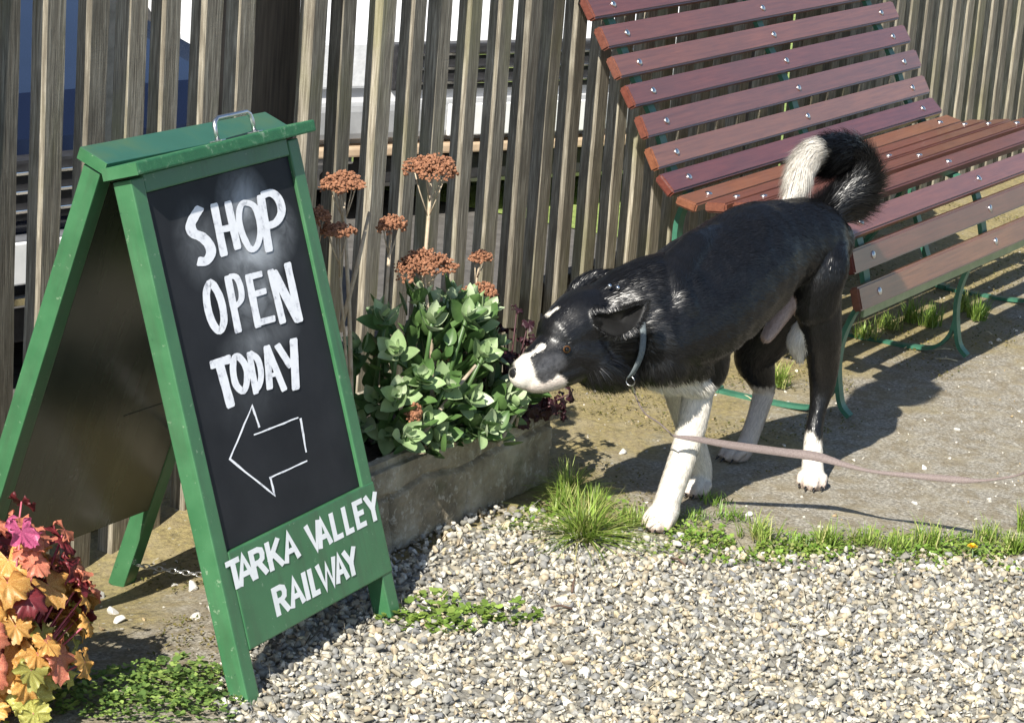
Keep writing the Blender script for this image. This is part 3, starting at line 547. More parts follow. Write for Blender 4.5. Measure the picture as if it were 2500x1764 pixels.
# painted name
GL = {'T': (.62, [[(0, 1), (1, 1)], [(.5, 1), (.5, 0)]]), 'A': (.9, [[(0, 0), (.5, 1), (1, 0)], [(.22, .32), (.78, .32)]]),
      'R': (.8, [[(0, 0), (0, 1)], [(0, 1), (.6, 1), (.92, .92), (.98, .76), (.9, .58), (.6, .49), (0, .49)], [(.5, .49), (1, 0)]]),
      'K': (.85, [[(0, 0), (0, 1)], [(.95, 1), (0, .36)], [(.32, .58), (1, 0)]]), 'V': (.9, [[(0, 1), (.5, 0), (1, 1)]]),
      'L': (.6, [[(0, 1), (0, 0), (1, 0)]]), 'E': (.65, [[(1, 1), (0, 1), (0, 0), (1, 0)], [(0, .52), (.9, .52)]]),
      'Y': (.85, [[(0, 1), (.5, .45)], [(1, 1), (.5, .45), (.5, 0)]]), 'I': (0, [[(.5, 1), (.5, 0)]]),
      'W': (1.2, [[(0, 1), (.26, 0), (.5, .9), (.74, 0), (1, 1)]])}
def paint(text, v0, v1, nm='painted_word'):
    V, F = [], []; hw = .0086; i = 0
    for chn, u0, u1 in text:
        for st in GL[chn][1]:
            q = [(u0+hw*.72+(u1-u0-hw*1.44)*a, v0+hw/2+(v1-v0-hw)*b_) for a, b_ in st]
            # square the open ends off past the last point
            def ext(a, b): d = np.array(a)-np.array(b); d = d/np.linalg.norm(d)*hw*.48; return tuple(np.array(a)+d)
            ends = [ext(q[0], q[1])]+q[1:-1]+[ext(q[-1], q[-2])]
            ribbon(V, F, ends, [hw]*len(ends), .0019+.00012*i, False, 1.55); i += 1
    o = pd(nm, V, F, sign, M['white_paint']); place(o, PF)
paint([('T', .0141, .0564), ('A', .0391, .0880), ('R', .0800, .1222), ('K', .1262, .1690), ('A', .1696, .2163)], .1810, .2275)
paint([('V', .2436, .2900), ('A', .2720, .3150), ('L', .3190, .3517), ('L', .3574, .3860), ('E', .3920, .4265), ('Y', .4294, .4718)], .1765, .2235)
paint([('R', .1186, .1591), ('A', .1604, .2041), ('I', .2075, .2175), ('L', .2241, .2517), ('W', .2489, .3100), ('A', .2985, .3393), ('Y', .3313, .3727)], .1105, .1565)

# ------------------------------------------------------------------ bench
bench = tag(empty('garden_bench', (5.8, 2.3, 0)), 'long slatted mahogany-brown station bench on green iron frames, in front of the fence', 'bench')
BO = Vector((5.8, 2.3, 0))
PROF = [(2.86, .965), (2.825, .898), (2.790, .830), (2.750, .768), (2.677+.002, .707), (2.638, .649), (2.598, .587), (2.566, .522), (2.530, .472), (2.478, .443), (2.410, .448), (2.345, .460), (2.268, .474), (2.192, .472), (2.111, .444), (2.074, .378), (2.050, .302)]
PROF[3] = (2.716, .767); PROF[2] = (2.757, .826); PROF[1] = (2.797, .884); PROF[0] = (2.836-.004, .94)
PROF = PROF[1:]
def slat_mesh(seed):
    bm = bmesh.new(); box(bm, -.785, .785, -.026, .026, -.011, .011)
    bmesh.ops.bevel(bm, geom=list(bm.edges), offset=.004, segments=2, affect='EDGES'); me = bpy.data.meshes.new('slat'); bm.to_mesh(me); bm.free()
    me.materials.append(M['slat']); return me
SM = slat_mesh(1)
bm = bmesh.new(); bmesh.ops.create_uvsphere(bm, u_segments=12, v_segments=8, radius=.0088); bmesh.ops.scale(bm, vec=(1, 1, .45), verts=bm.verts)
BM = bpy.data.meshes.new('bolt'); bm.to_mesh(BM); bm.free(); BM.materials.append(M['steel']); BM.polygons.foreach_set('use_smooth', [True]*len(BM.polygons))
nP = len(PROF)
normals = []
for i, (y, z) in enumerate(PROF):
    a = PROF[max(i-1, 0)]; c = PROF[min(i+1, nP-1)]
    d = Vector((0, c[0]-a[0], c[1]-a[1])).normalized()            # down the back, then forward over the seat
    n = Vector((1, 0, 0)).cross(d)
    n = n if n.z > 0 else -n
    if i >= nP-2: d = Vector((0, -.3, -.95)).normalized(); n = Vector((0, -.95, .3))
    normals.append((d, n))
FXS = (5.145, 5.842, 6.507)
for i, (y, z) in enumerate(PROF):
    d, n = normals[i]
    o = bpy.data.objects.new('slat', SM); S.collection.objects.link(o); o.parent = bench
    Mx = Matrix(((1, d.x, n.x, 5.826-BO.x), (0, d.y, n.y, y-BO.y), (0, d.z, n.z, z-BO.z), (0, 0, 0, 1)))
    Mx.translation += n*(-.011)
    o.matrix_basis = Mx
    for fx in FXS:
        b = bpy.data.objects.new('bolt', BM); S.collection.objects.link(b); b.parent = o; b.location = (fx-5.826, 0, .0115)
# iron frames behind the slats
def flatbar(bm, pts, w, th):
    """bar of width w along x and thickness th through (y,z) points"""
    rings = []
    for i, (y, z) in enumerate(pts):
        a = pts[max(i-1, 0)]; c = pts[min(i+1, len(pts)-1)]; d = Vector((c[0]-a[0], c[1]-a[1])).normalized(); n = Vector((-d.y, d.x))*th/2
        rings.append([bm.verts.new((sx*w/2, y+s*n.x, z+s*n.y)) for sx, s in ((-1, -1), (1, -1), (1, 1), (-1, 1))])
    for A, B in zip(rings[:-1], rings[1:]):
        for k in range(4): bm.faces.new((A[k], A[(k+1) % 4], B[(k+1) % 4], B[k]))
    bm.faces.new(rings[0]); bm.faces.new(rings[-1][::-1])
def sp2(pts, n=5): return [tuple(p) for p in spline(pts, n)]
behind = [(y-n.y*.0275-BO.y, z-n.z*.0275) for (y, z), (d, n) in zip(PROF, normals)]
behind[-1] = (PROF[-1][0]+.026-BO.y, PROF[-1][1]-.02)
bm = bmesh.new(); flatbar(bm, sp2(behind), .030, .011); me_arm = bpy.data.meshes.new('seat_frame'); bmesh.ops.recalc_face_normals(bm, faces=bm.faces); bm.to_mesh(me_arm); bm.free(); me_arm.materials.append(M['iron'])
Y0 = BO.y
bm = bmesh.new()
flatbar(bm, sp2([(2.080-Y0, .285), (2.105-Y0, .235), (2.122-Y0, .18), (2.126-Y0, .12), (2.116-Y0, .06), (2.105-Y0, .03), (2.085-Y0, .012)]), .022, .010)
flatbar(bm, sp2([(2.124-Y0, .10), (2.134-Y0, .055), (2.165-Y0, .020), (2.21-Y0, .008), (2.31-Y0, .003), (2.42-Y0, .003)]), .0218, .008)
me_leg = bpy.data.meshes.new('front_leg'); bmesh.ops.recalc_face_normals(bm, faces=bm.faces); bm.to_mesh(me_leg); bm.free(); me_leg.materials.append(M['iron'])
bm = bmesh.new()
flatbar(bm, sp2([(2.525-Y0, .43), (2.545-Y0, .36), (2.535-Y0, .25), (2.495-Y0, .14), (2.46-Y0, .06), (2.43-Y0, .012), (2.40-Y0, .006)]), .028, .012)
flatbar(bm, sp2([(2.54-Y0, .30), (2.58-Y0, .20), (2.64-Y0, .10), (2.70-Y0, .02)]), .0278, .012)
me_leg2 = bpy.data.meshes.new('rear_leg'); bmesh.ops.recalc_face_normals(bm, faces=bm.faces); bm.to_mesh(me_leg2); bm.free(); me_leg2.materials.append(M['iron'])
for fx in FXS:
    for nm, me in (('seat_frame', me_arm), ('front_leg', me_leg), ('rear_leg', me_leg2)):
        o = bpy.data.objects.new(nm, me); S.collection.objects.link(o); o.parent = bench; o.location = (fx-BO.x, 0, 0)
bm = bmesh.new(); box(bm, 5.16-BO.x, 6.49-BO.x, 2.086-BO.y, 2.094-BO.y, .232, .262); obm('stretcher', bm, bench, M['iron_pale'], bevel=.0015)
bm = bmesh.new(); tube(bm, [(4.98-BO.x+.15, 2.40-BO.y, .30), (6.52-BO.x, 2.40-BO.y, .30)], .009, 8); obm('tie_rod', bm, bench, M['iron'], True)

# ------------------------------------------------------------------ stone trough
trough = tag(empty('stone_trough', (3.97, 2.5, 0)), 'low grey stone trough planter with lichen and hairline cracks, beside the green sign', 'planter')
def trough_mesh():
    L0, L1, D0, D1, Ht = 3.62-3.97, 4.315-3.97, 2.362-2.5, 2.66-2.5, .178
    bm = bmesh.new(); box(bm, L0, L1, D0, D1, -.01, Ht); wall = .04
    bmesh.ops.bevel(bm, geom=list(bm.edges), offset=.012, segments=2, affect='EDGES')
    top = max(bm.faces, key=lambda f: f.calc_center_median().z*10+f.calc_area())
    r = bmesh.ops.inset_region(bm, faces=[top], thickness=wall-.012); 
    ex = bmesh.ops.extrude_face_region(bm, geom=[top]); vs = [e for e in ex['geom'] if isinstance(e, bmesh.types.BMVert)]
    bmesh.ops.translate(bm, verts=vs, vec=(0, 0, -.05)); bmesh.ops.delete(bm, geom=[top], context='FACES')
    bmesh.ops.triangulate(bm, faces=bm.faces)
    for _ in range(9):
        long = [e for e in bm.edges if e.calc_length() > .0075]
        if not long: break
        bmesh.ops.subdivide_edges(bm, edges=long, cuts=1); bmesh.ops.triangulate(bm, faces=bm.faces)
    bm.normal_update(); cr = [[(-.40, .118), (-.22, .112), (-.12, .126), (.0, .108), (.13, .118), (.4, .124)], [(-.235, .112), (-.228, .06), (-.205, -.02)], [(.02, .108), (.035, .05), (.02, -.02)]]
    for v in bm.verts:
        p = v.co; d = .0035*mnoise.noise(p*18)+.0022*mnoise.noise(p*55)+.0012*mnoise.noise(p*120)
        if p.y < D0+.01:
            best = 9
            for l in cr:
                for (ax, az), (bx, bz) in zip(l[:-1], l[1:]):
                    ab = Vector((bx-ax, bz-az)); q = Vector((p.x-ax, p.z-az)); t = max(0, min(1, q.dot(ab)/ab.length_squared)); best = min(best, (q-ab*t).length)
            d -= .011*math.exp(-(best/.0048)**2)
        v.co = p + v.normal*d
    return bm
obm('trough_body', trough_mesh(), trough, M['stone'], True)
bm = bmesh.new(); bmesh.ops.create_grid(bm, x_segments=40, y_segments=18, size=1)
for v in bm.verts: v.co = Vector((v.co.x*.318, v.co.y*.118+.011, .150+.018*mnoise.noise(v.co*9)+.008*mnoise.noise(v.co*30)))
obm('soil', bm, trough, M['soil'], True)

# ------------------------------------------------------------------ plants
def sedum_leaf_mesh(seed, L=.050, W=.036):
    r = random.Random(seed); V = []; F = []; n = 6; cup = .16+r.uniform(-.05, .12); bend = r.uniform(.1, .45)
    for i in range(n+1):
        t = i/n; w = W/2*(math.sin(math.pi*(t**.72*.93+.05)))**.8*(1 if i < n else .25)
        zz = L*bend*t*t*.6
        for s in (-1, -.5, 0, .5, 1): V.append((s*w, t*L, zz+abs(s)*abs(s)*w*cup*1.8 - .001*(abs(s) == 0)))
    for i in range(n):
        for k in range(4): a = i*5+k; F.append((a, a+1, a+6, a+5))
    me = bpy.data.meshes.new('leaf'); me.from_pydata(V, [], F); me.update(); me.polygons.foreach_set('use_smooth', [True]*len(F)); return me
sed = tag(empty('sedum', (3.97, 2.49, .15)), 'bushy blue-green stonecrop with rust-brown dead flower heads, growing in the stone trough', 'plant')
SO = Vector((3.97, 2.49, .15))
SL = []
for mi, mm in enumerate(M['sedum']):
    for s in range(3):
        me = sedum_leaf_mesh(mi*7+s); me.materials.append(mm); SL.append(me)
cnt = 0
def frame_from(dirv, roll):
    y = dirv.normalized(); a = Vector((0, 0, 1)) if abs(y.z) < .95 else Vector((1, 0, 0)); xx = y.cross(a).normalized(); zz = xx.cross(y)
    return Matrix((xx, y, zz)).transposed().to_4x4() @ Matrix.Rotation(roll, 4, 'Y')
ros = []
tries = 0
while len(ros) < 37 and tries < 4000:
    tries += 1
    th = random.uniform(0, 2*math.pi); ph = math.acos(random.uniform(-.1, 1)); 
    d = Vector((math.sin(ph)*math.cos(th), math.sin(ph)*math.sin(th), math.cos(ph)))
    if d.y > .45: continue
    rr = random.uniform(.82, 1.05)
    p = Vector((-.015+d.x*.215*rr, -.045+d.y*.15*rr, .055+d.z*.235*rr+.01))
    if p.z < -.015 and p.y > -.14: continue
    if min([(p-q).length for q, _ in ros] or [9]) < .052: continue
    ros.append((p, d))
for p in ((-.22, -.145, .075), (-.13, -.15, .06), (-.02, -.165, .055), (.05, -.175, .03), (.11, -.165, .05), (.17, -.15, .09)):
    ros.append((Vector(p), Vector((p[0]*1.2, -.85, .25)).normalized()))
ros = ros[-6:]+ros[:-6]
ros = ros[:37]
for p, d in ros:
    ax = (d*.95+Vector((-.15, -.2, .42))+Vector((random.uniform(-.25, .25), random.uniform(-.25, .25), 0))).normalized()
    a = Vector((0, 0, 1)).cross(ax); 
    if a.length < .1: a = Vector((1, 0, 0))
    a.normalize(); b = ax.cross(a); k0 = random.uniform(0, 6); nl = 8; deep = 0 if d.z > .25 else 1
    for k in range(nl):
        ang = k0+k*2.4; op = .42+.15*k*.8
        dv = ax*math.cos(op)+(a*math.cos(ang)+b*math.sin(ang))*math.sin(op)
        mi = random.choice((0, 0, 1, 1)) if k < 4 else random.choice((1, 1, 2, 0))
        o = bpy.data.objects.new('leaf', SL[mi*3+random.randrange(3)]); S.collection.objects.link(o); o.parent = sed
        s = (.52+.075*k)*random.uniform(.82, 1.1)
        Mx = frame_from(dv, 0)
        # turn the leaf so that its hollow faces the rosette's axis
        y = dv.normalized(); zz = (ax-y*ax.dot(y)).normalized(); xx = y.cross(zz)
        Mx = Matrix((xx, y, zz)).transposed().to_4x4() @ Matrix.Rotation(random.uniform(-.25, .25), 4, 'Y')
        o.matrix_basis = Matrix.Translation(p-ax*.004*k+dv*.004) @ Mx @ Matrix.Scale(s, 4); cnt += 1
# the leaves deeper inside the clump, too many to pick apart
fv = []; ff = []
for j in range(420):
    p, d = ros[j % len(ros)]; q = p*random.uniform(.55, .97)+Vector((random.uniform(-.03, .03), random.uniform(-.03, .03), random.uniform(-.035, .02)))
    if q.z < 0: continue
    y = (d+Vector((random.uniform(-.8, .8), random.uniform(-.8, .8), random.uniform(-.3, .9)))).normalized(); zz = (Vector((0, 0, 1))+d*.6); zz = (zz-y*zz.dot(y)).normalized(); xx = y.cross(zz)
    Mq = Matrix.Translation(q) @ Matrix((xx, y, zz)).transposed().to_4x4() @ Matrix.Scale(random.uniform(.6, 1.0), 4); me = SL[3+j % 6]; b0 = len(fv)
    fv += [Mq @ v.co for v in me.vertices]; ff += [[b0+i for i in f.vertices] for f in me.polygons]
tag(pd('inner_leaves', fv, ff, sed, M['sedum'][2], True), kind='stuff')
# fleshy stems under the rosettes, joined
bm = bmesh.new()
for p, d in ros:
    q = Vector((p.x*.45+random.uniform(-.03, .03), p.y*.4+.02, 0)); mid = (p+q)/2+Vector((p.x*.15, p.y*.15, 0))
    tube(bm, [q, mid, p], [.005, .0045, .004], 6)
obm('stem', bm, sed, M['sedum'][2], True)
def flower_head(rx, rz, seed):
    r = random.Random(seed); bm = bmesh.new(); n = int(190*max(rx, .02)/.03)
    ico = bmesh.new(); bmesh.ops.create_icosphere(ico, subdivisions=1, radius=1); iv = [v.co.copy() for v in ico.verts]; fi = [[v.index for v in f.verts] for f in ico.faces]; ico.free()
    for i in range(n):
        t = math.sqrt(r.random()); th = r.uniform(0, 6.283); lump = 1+.22*math.sin(3*th+seed)+.12*math.sin(7*th+seed*2)
        x, y = rx*t*lump*math.cos(th), rx*.75*t*lump*math.sin(th); z = rz*(.75*(1-t*t)-.35+r.uniform(-.35, .35))
        for _ in range(3):
            s = r.uniform(.0016, .0036); off = Vector((x+r.uniform(-.004, .004), y+r.uniform(-.004, .004), z+r.uniform(-.003, .005)))
            vs = [bm.verts.new(off+v*s*r.uniform(.7, 1.2)) for v in iv]
            for f in fi: bm.faces.new([vs[q] for q in f])
    return bm
STEMBASE = [(-.22, -.03), (.02, .0), (-.28, .0), (-.25, -.05), (-.12, .0), (.0, -.06), (.17, 0), (.17, -.05), (-.05, -.14), (.05, -.1), (.1, -.1)]
for i, (x, y, z, rx, rz) in enumerate(FLOWERS):
    top = Vector((x, y, z)) - SO; base = Vector((STEMBASE[i][0], STEMBASE[i][1], .02)); bm = bmesh.new()
    mid = base.lerp(top, .55)+Vector((random.uniform(-.008, .008), random.uniform(-.008, .008), 0))
    thick = .0042 if i in (0, 1, 4, 5) else .0028
    tube(bm, [base, base.lerp(mid, .5), mid, top-Vector((0, 0, rz*.5))], [thick, thick, thick*.9, thick*.7], 7)
    nb = 5 if rx > .03 else 3
    for k in range(nb):
        a = k*2*math.pi/nb+i; e = top+Vector((math.cos(a)*rx*.7, math.sin(a)*rx*.5, -rz*.3)); s_ = base.lerp(top, .80 if k % 2 else .86)
        tube(bm, [s_, s_.lerp(e, .6)+Vector((0, 0, -.004)), e], .0013, 5)
    st = obm('flower_stem', bm, sed, M['stem'], True)
    fh = obm('flower_head', flower_head(rx, rz, i), st, M['rust']); fh.location = top
# leaning bare stalks
for a, b_ in (((.10, -.12, .02), (.15, -.16, .14)), ((-.16, -.13, .05), (-.03, -.16, .17)), ((-.27, -.02, .25), (-.215, -.03, .46)), ((.15, -.16, .14), (.10, -.18, .03)), ((.03, -.185, .01), (.12, -.18, .07))):
    bm = bmesh.new(); A_, B_ = Vector(a), Vector(b_); tube(bm, [A_, A_.lerp(B_, .5)+Vector((.008, 0, .012)), B_], [.0045, .004, .003], 7); obm('dry_stalk', bm, sed, M['stem'], True)

def heuchera_leaf_mesh(seed, R=1.0):
    r = random.Random(seed); n = 63; V = [(0, 0, 0)]; F = []; rings = (.3, .55, .8, 1.0)
    lob = [r.uniform(.8, 1.08) for _ in range(9)]; ph = r.uniform(0, 6); cup = r.uniform(-.30, .12)
    for q in rings:
        for i in range(n+1):
            a = -2.72+5.44*i/n; f_ = (a+2.72)/5.44*7; li = min(int(f_), 6); fr = f_-li
            lobe = (.66+.34*math.sin(math.pi*fr)**.55)*lob[li]*(.86+.14*math.cos(a)); tooth = 1+.07*math.sin(a*23+ph)
            rad = R*(lobe if q > .9 else (.80+.2*lobe))*(1 if q < 1 else tooth)*q
            z = q**2.2*R*(.16*math.sin(a*5.0+ph)+.09*math.sin(a*11+ph*2))+cup*q*q*R-.05*q*R*math.sin(math.pi*fr)
            V.append((rad*math.sin(a), rad*math.cos(a), z))
    m_ = n+1
    for i in range(n): F.append((0, 1+i, 2+i))
    for k in range(len(rings)-1):
        for i in range(n): a = 1+k*m_+i; b = a+m_; F.append((a, b, b+1, a+1))
    me = bpy.data.meshes.new('leaf'); me.from_pydata(V, [], F); me.update(); me.polygons.foreach_set('use_smooth', [True]*len(F)); return me
def heuchera(name, label, loc, rx, ry, h, n, size, pick, seed, stalk, dmin=-.05, sub_cat='plant'):
    r = random.Random(seed); root = tag(empty(name, loc), label, sub_cat)
    meshes = {}
    stalks = bmesh.new(); k = 0
    while k < n:
        th = r.uniform(0, 6.283); cz_ = r.uniform(dmin, 1); sz = math.sqrt(max(0, 1-cz_*cz_)); rr = r.uniform(.62, 1.05)
        d = Vector((sz*math.cos(th), sz*math.sin(th), cz_)); p = Vector((d.x*rx*rr, d.y*ry*rr, h*(.18+.82*max(0, cz_)*rr)+r.uniform(-.02, .02)))
        nrm = (Vector((d.x, d.y, d.z*.7+.45))+Vector((r.uniform(-.5, .5), r.uniform(-.5, .5), r.uniform(-.2, .2)))).normalized()
        out = Vector((d.x, d.y, -.35+r.uniform(-.4, .3))); yv = (out-nrm*out.dot(nrm)).normalized(); xv = yv.cross(nrm)
        key = pick(p.z/h, r); vi = r.randrange(6)
        if (key, vi) not in meshes: me = heuchera_leaf_mesh(seed+vi); me.materials.append(M['heuchera'][key]); meshes[(key, vi)] = me
        o = bpy.data.objects.new('leaf', meshes[(key, vi)]); S.collection.objects.link(o); o.parent = root
        o.matrix_basis = Matrix.Translation(p) @ Matrix((xv, yv, nrm)).transposed().to_4x4() @ Matrix.Scale(size*r.uniform(.7, 1.2), 4)
        tube(stalks, [Vector((p.x*.25, p.y*.25, 0)), Vector((p.x*.6, p.y*.6, p.z*.6)), p], [.0022, .0018, .0014], 5); k += 1
    obm('stalk', stalks, root, stalk, True)
    return root
def pickA(t, r):
    if t > .74: return r.choice(('magenta', 'magenta', 'coral', 'wine', 'coral'))
    if t > .52: return r.choice(('wine', 'coral', 'amber', 'coral', 'amber', 'wine'))
    if t > .33: return r.choice(('amber', 'amber', 'coral', 'wine', 'lime'))
    return r.choice(('lime', 'lime', 'amber', 'lime', 'wine'))
heuchera('coral_bells', 'coral bells plant with magenta, amber and lime lobed leaves in the bottom left corner', (2.785, 2.435, 0), .155, .145, .345, 190, .037, pickA, 3, M['pink_stalk'])
heuchera('purple_coral_bells', 'small dark purple-leaved coral bells at the right end of the trough, by the dog\'s nose', (4.235, 2.43, .13), .10, .13, .22, 110, .022, lambda t, r: 'purple', 11, M['wine_stalk'], -.9)

# grass
def tuft_mesh(n, L, spread, cols, seed, droop=.6, w=.0016, rad=.02):
    r = np.random.default_rng(seed); V, Lp, Sz, C = [], [], [], []
    for i in range(n):
        a = r.uniform(0, 6.283); b = np.array([math.cos(r.uniform(0, 6.28)), math.sin(r.uniform(0, 6.28))])*rad*math.sqrt(r.random())
        l = L*r.uniform(.45, 1.1); out = spread*r.uniform(.15, 1); d = np.array([math.cos(a), math.sin(a)]); s = np.array([-d[1], d[0]])*w*r.uniform(.6, 1.3)
        c = np.array(cols[r.integers(len(cols))])*r.uniform(.75, 1.25); base = len(V)
        for t in (0, .35, .7, 1.0):
            rr = l*out*t**1.3; z = l*(t*math.cos(out*.6)-droop*out*.55*t*t); p = b+d*rr; ww = s*(1-t**1.5*.9)
            V.append((p[0]-ww[0], p[1]-ww[1], max(z, .002))); V.append((p[0]+ww[0], p[1]+ww[1], max(z, .002))); cc = c*(.85+.25*t); C += [cc, cc]
        for k in range(3): q = base+2*k; Lp += [q, q+1, q+3, q+2]; Sz.append(4)
    return fast_mesh('grass_tuft', V, Lp, Sz, C, True)
GC = [(.21, .32, .05), (.30, .42, .08), (.38, .46, .12), (.14, .23, .035), (.46, .44, .18)]
GCD = [(.14, .25, .035), (.21, .34, .06), (.27, .38, .08)]
TSPEC = [(380, .115, 1.75, GC, .62), (120, .07, .9, GC, .7), (140, .075, .8, GCD, .5), (110, .055, 1.0, GC, .8), (70, .035, 1.1, GCD, .9)]
TM = []
for k, (n, L, sp, cl, dr) in enumerate(TSPEC):
    me = tuft_mesh(n, L, sp, cl, 20+k, dr, rad=.022 if k < 3 else .03); me.materials.append(M['grass']); TM.append(me)
tlabels = ['largest spiky grass tuft, at the gravel edge beside the dog\'s front paw', 'grass tuft at the foot of the trough\'s right corner']
kinds = [0, 1, 0, 1, 4, 4, 3, 4, 1, 3, 3, 3, 4, 3, 1, 1, 3, 4]
for i, (x, y) in enumerate(TUFT_POS):
    o = bpy.data.objects.new('grass_tuft', TM[kinds[i]]); S.collection.objects.link(o); o.location = (x, y, .003); o.rotation_euler = (0, 0, random.uniform(0, 6.28)); s = random.uniform(.85, 1.1)*(.8 if i == 2 else 1); o.scale = (s, s, s)
    if i == 0: lb = 'large spiky grass tuft at the gravel edge, left of the dog\'s forward paw'
    elif i == 2: lb = 'upper of the two big grass tufts, against the right foot of the trough'
    elif i < 4: lb = 'grass tuft in the clump between the trough and the dog\'s front paws'
    else: lb = 'short grass tuft in the green strip between gravel and path'
    tag(o, lb, 'grass', 'large grass tuft' if i == 0 else ('grass by the trough' if i < 4 else 'grass tufts along the gravel edge'))
for i, (x, y) in enumerate(BENCH_TUFTS):
    o = bpy.data.objects.new('grass_tuft', TM[(2, 3, 2, 1, 2, 3, 1, 3, 4)[i]]); S.collection.objects.link(o); o.location = (x, y, .003); o.rotation_euler = (0, 0, random.uniform(0, 6.28))
    tag(o, 'grass tuft growing under the slatted bench', 'grass', 'grass under the bench')
# sparse ground cover strip: moss and seedlings
def scatter_leaves(name, n, sampler, size, cols, hgt, seed):
    r = np.random.default_rng(seed); V, Lp, Sz, C = [], [], [], []
    k = 0
    while k < n:
        x, y, ok = sampler(r)
        if not ok: continue
        c = np.array(cols[r.integers(len(cols))])*r.uniform(.7, 1.25); s = size*r.uniform(.5, 1.2); a = r.uniform(0, 6.28); tl = r.uniform(-.1, .9); z = gz(x, y)+hgt*r.random()**1.5+.003
        d = np.array([math.cos(a), math.sin(a), tl]); d /= np.linalg.norm(d); sd = np.array([-math.sin(a), math.cos(a), r.uniform(-.4, .4)]); p = np.array([x, y, z]); b = len(V)
        V += [p, p+d*s*.5+sd*s*.38, p+d*s, p+d*s*.5-sd*s*.38]; C += [c]*4; Lp += [b, b+1, b+2, b+3]; Sz.append(4); k += 1
    me = fast_mesh(name, V, Lp, Sz, C); return link(name, me, None, M['weed'])
def s_strip(r):
    t = r.random(); y = np.interp(t, [0, 1], [2.3, 1.42]); x = gx(y)+.01+r.normal(0, .055); n = mnoise.noise(Vector((x*7, y*7, 2))); return x, y, n > -.12
tag(scatter_leaves('ground_cover', 5200, s_strip, .011, GCD+[(.2, .27, .05), (.28, .30, .10)], .012, 5), kind='stuff')
def s_moss(r):
    x = r.uniform(3.0, 7.6); y = r.uniform(2.05, 2.84); n = mnoise.noise(Vector((x*4, y*4, 7))); return x, y, n > .05
tag(scatter_leaves('moss', 9000, s_moss, .007, [(.14, .12, .03), (.2, .17, .05), (.1, .11, .025), (.24, .2, .08)], .003, 6), kind='stuff')
# weeds: things with leaves
def weed_mesh(seed, n, R, h, ls, cols):
    r = np.random.default_rng(seed); V, Lp, Sz, C = [], [], [], []
    for i in range(n):
        t = math.sqrt(r.random()); a = r.uniform(0, 6.28); p = np.array([R*t*math.cos(a), R*t*math.sin(a), h*(1-t*t*.7)*r.uniform(.3, 1)]); c = np.array(cols[r.integers(len(cols))])*r.uniform(.7, 1.3)
        for q in range(3):
            b = a+(q-1)*1.2+r.uniform(-.4, .4); s = ls*r.uniform(.6, 1.2); d = np.array([math.cos(b), math.sin(b), r.uniform(-.2, .6)]); sd = np.array([-math.sin(b), math.cos(b), r.uniform(-.3, .3)])*.42; k = len(V)
            V += [p, p+d*s*.35+sd*s*.8, p+d*s*.75+sd*s, p+d*s, p+d*s*.75-sd*s, p+d*s*.35-sd*s*.8]; C += [c]*6; Lp += list(range(k, k+6)); Sz.append(6)
    return fast_mesh('weed', V, Lp, Sz, C)
WC = [(.12, .20, .05), (.19, .29, .07), (.28, .38, .10), (.08, .14, .035)]
CC = [(.18, .28, .05), (.27, .37, .08), (.13, .2, .035)]
WM = [weed_mesh(s, 75, .055, .04, .0085, WC) for s in (1, 2)]; CM = [weed_mesh(s, 24, .042, .016, .012, CC) for s in (3, 4)]
for me in WM+CM: me.materials.append(M['weed'])
for i, (x, y) in enumerate(WEEDS):
    o = bpy.data.objects.new('weed', WM[i % 2]); S.collection.objects.link(o); o.location = (x, y, .002); o.rotation_euler = (0, 0, i*1.3); s = random.uniform(.8, 1.2); o.scale = (s, s, s)
    tag(o, 'low small-leaved green weed in the mat below the colourful coral bells', 'weed', 'weed mat by the sign\'s left foot')
for i, (x, y) in enumerate(CLOVER):
    o = bpy.data.objects.new('clover', CM[i % 2]); S.collection.objects.link(o); o.location = (x, y, .008); o.rotation_euler = (0, 0, i*1.7); s = random.uniform(.8, 1.15); o.scale = (s, s, s)
    tag(o, 'flat clover-like weed on the gravel by the sign\'s right foot', 'weed', 'clover by the sign\'s right foot')
# dandelion
x, y = MISC[0]; dn = tag(empty('dandelion', (x, y, 0)), 'single yellow dandelion flower at the gravel edge on the right', 'flower')
bm = bmesh.new(); tube(bm, [(0, 0, 0), (.002, 0, .02), (0, .002, .032)], .0012, 6); obm('stem', bm, dn, M['sedum'][1], True)
bm = bmesh.new()
for k in range(40):
    a = k*2.4; t = .35+.65*(k/40); d = Vector((math.cos(a)*t, math.sin(a)*t, .9-.75*t)); s = Vector((-math.sin(a), math.cos(a), 0))*.0016; e = Vector((0, .002, .032))+d*.0115
    bm.faces.new([bm.verts.new(q) for q in (Vector((0, .002, .032))-s*.4, e-s, e+s, Vector((0, .002, .032))+s*.4)])
obm('petals', bm, dn, M['yellow'])
def s_loose(): 
    x = rng.uniform(3.1, 7.2); y = rng.uniform(1.35, 2.75); return x, y, (not inside(x, y)) and rng.random() < .35+.9*max(0, mnoise.noise(Vector((x*3, y*3, 4))))
me = stones(900, s_loose, lambda: float(np.clip(rng.lognormal(math.log(.0034), .4), .0018, .008)), lambda x, y, s: gz(x, y)+s*.3, [(.5, .47, .4), (.6, .56, .48), (.3, .28, .24), (.36, .27, .15)], [3, 2, 2, 2], RV)
tag(link('loose_grit', me, None, M['pebble']), kind='stuff')
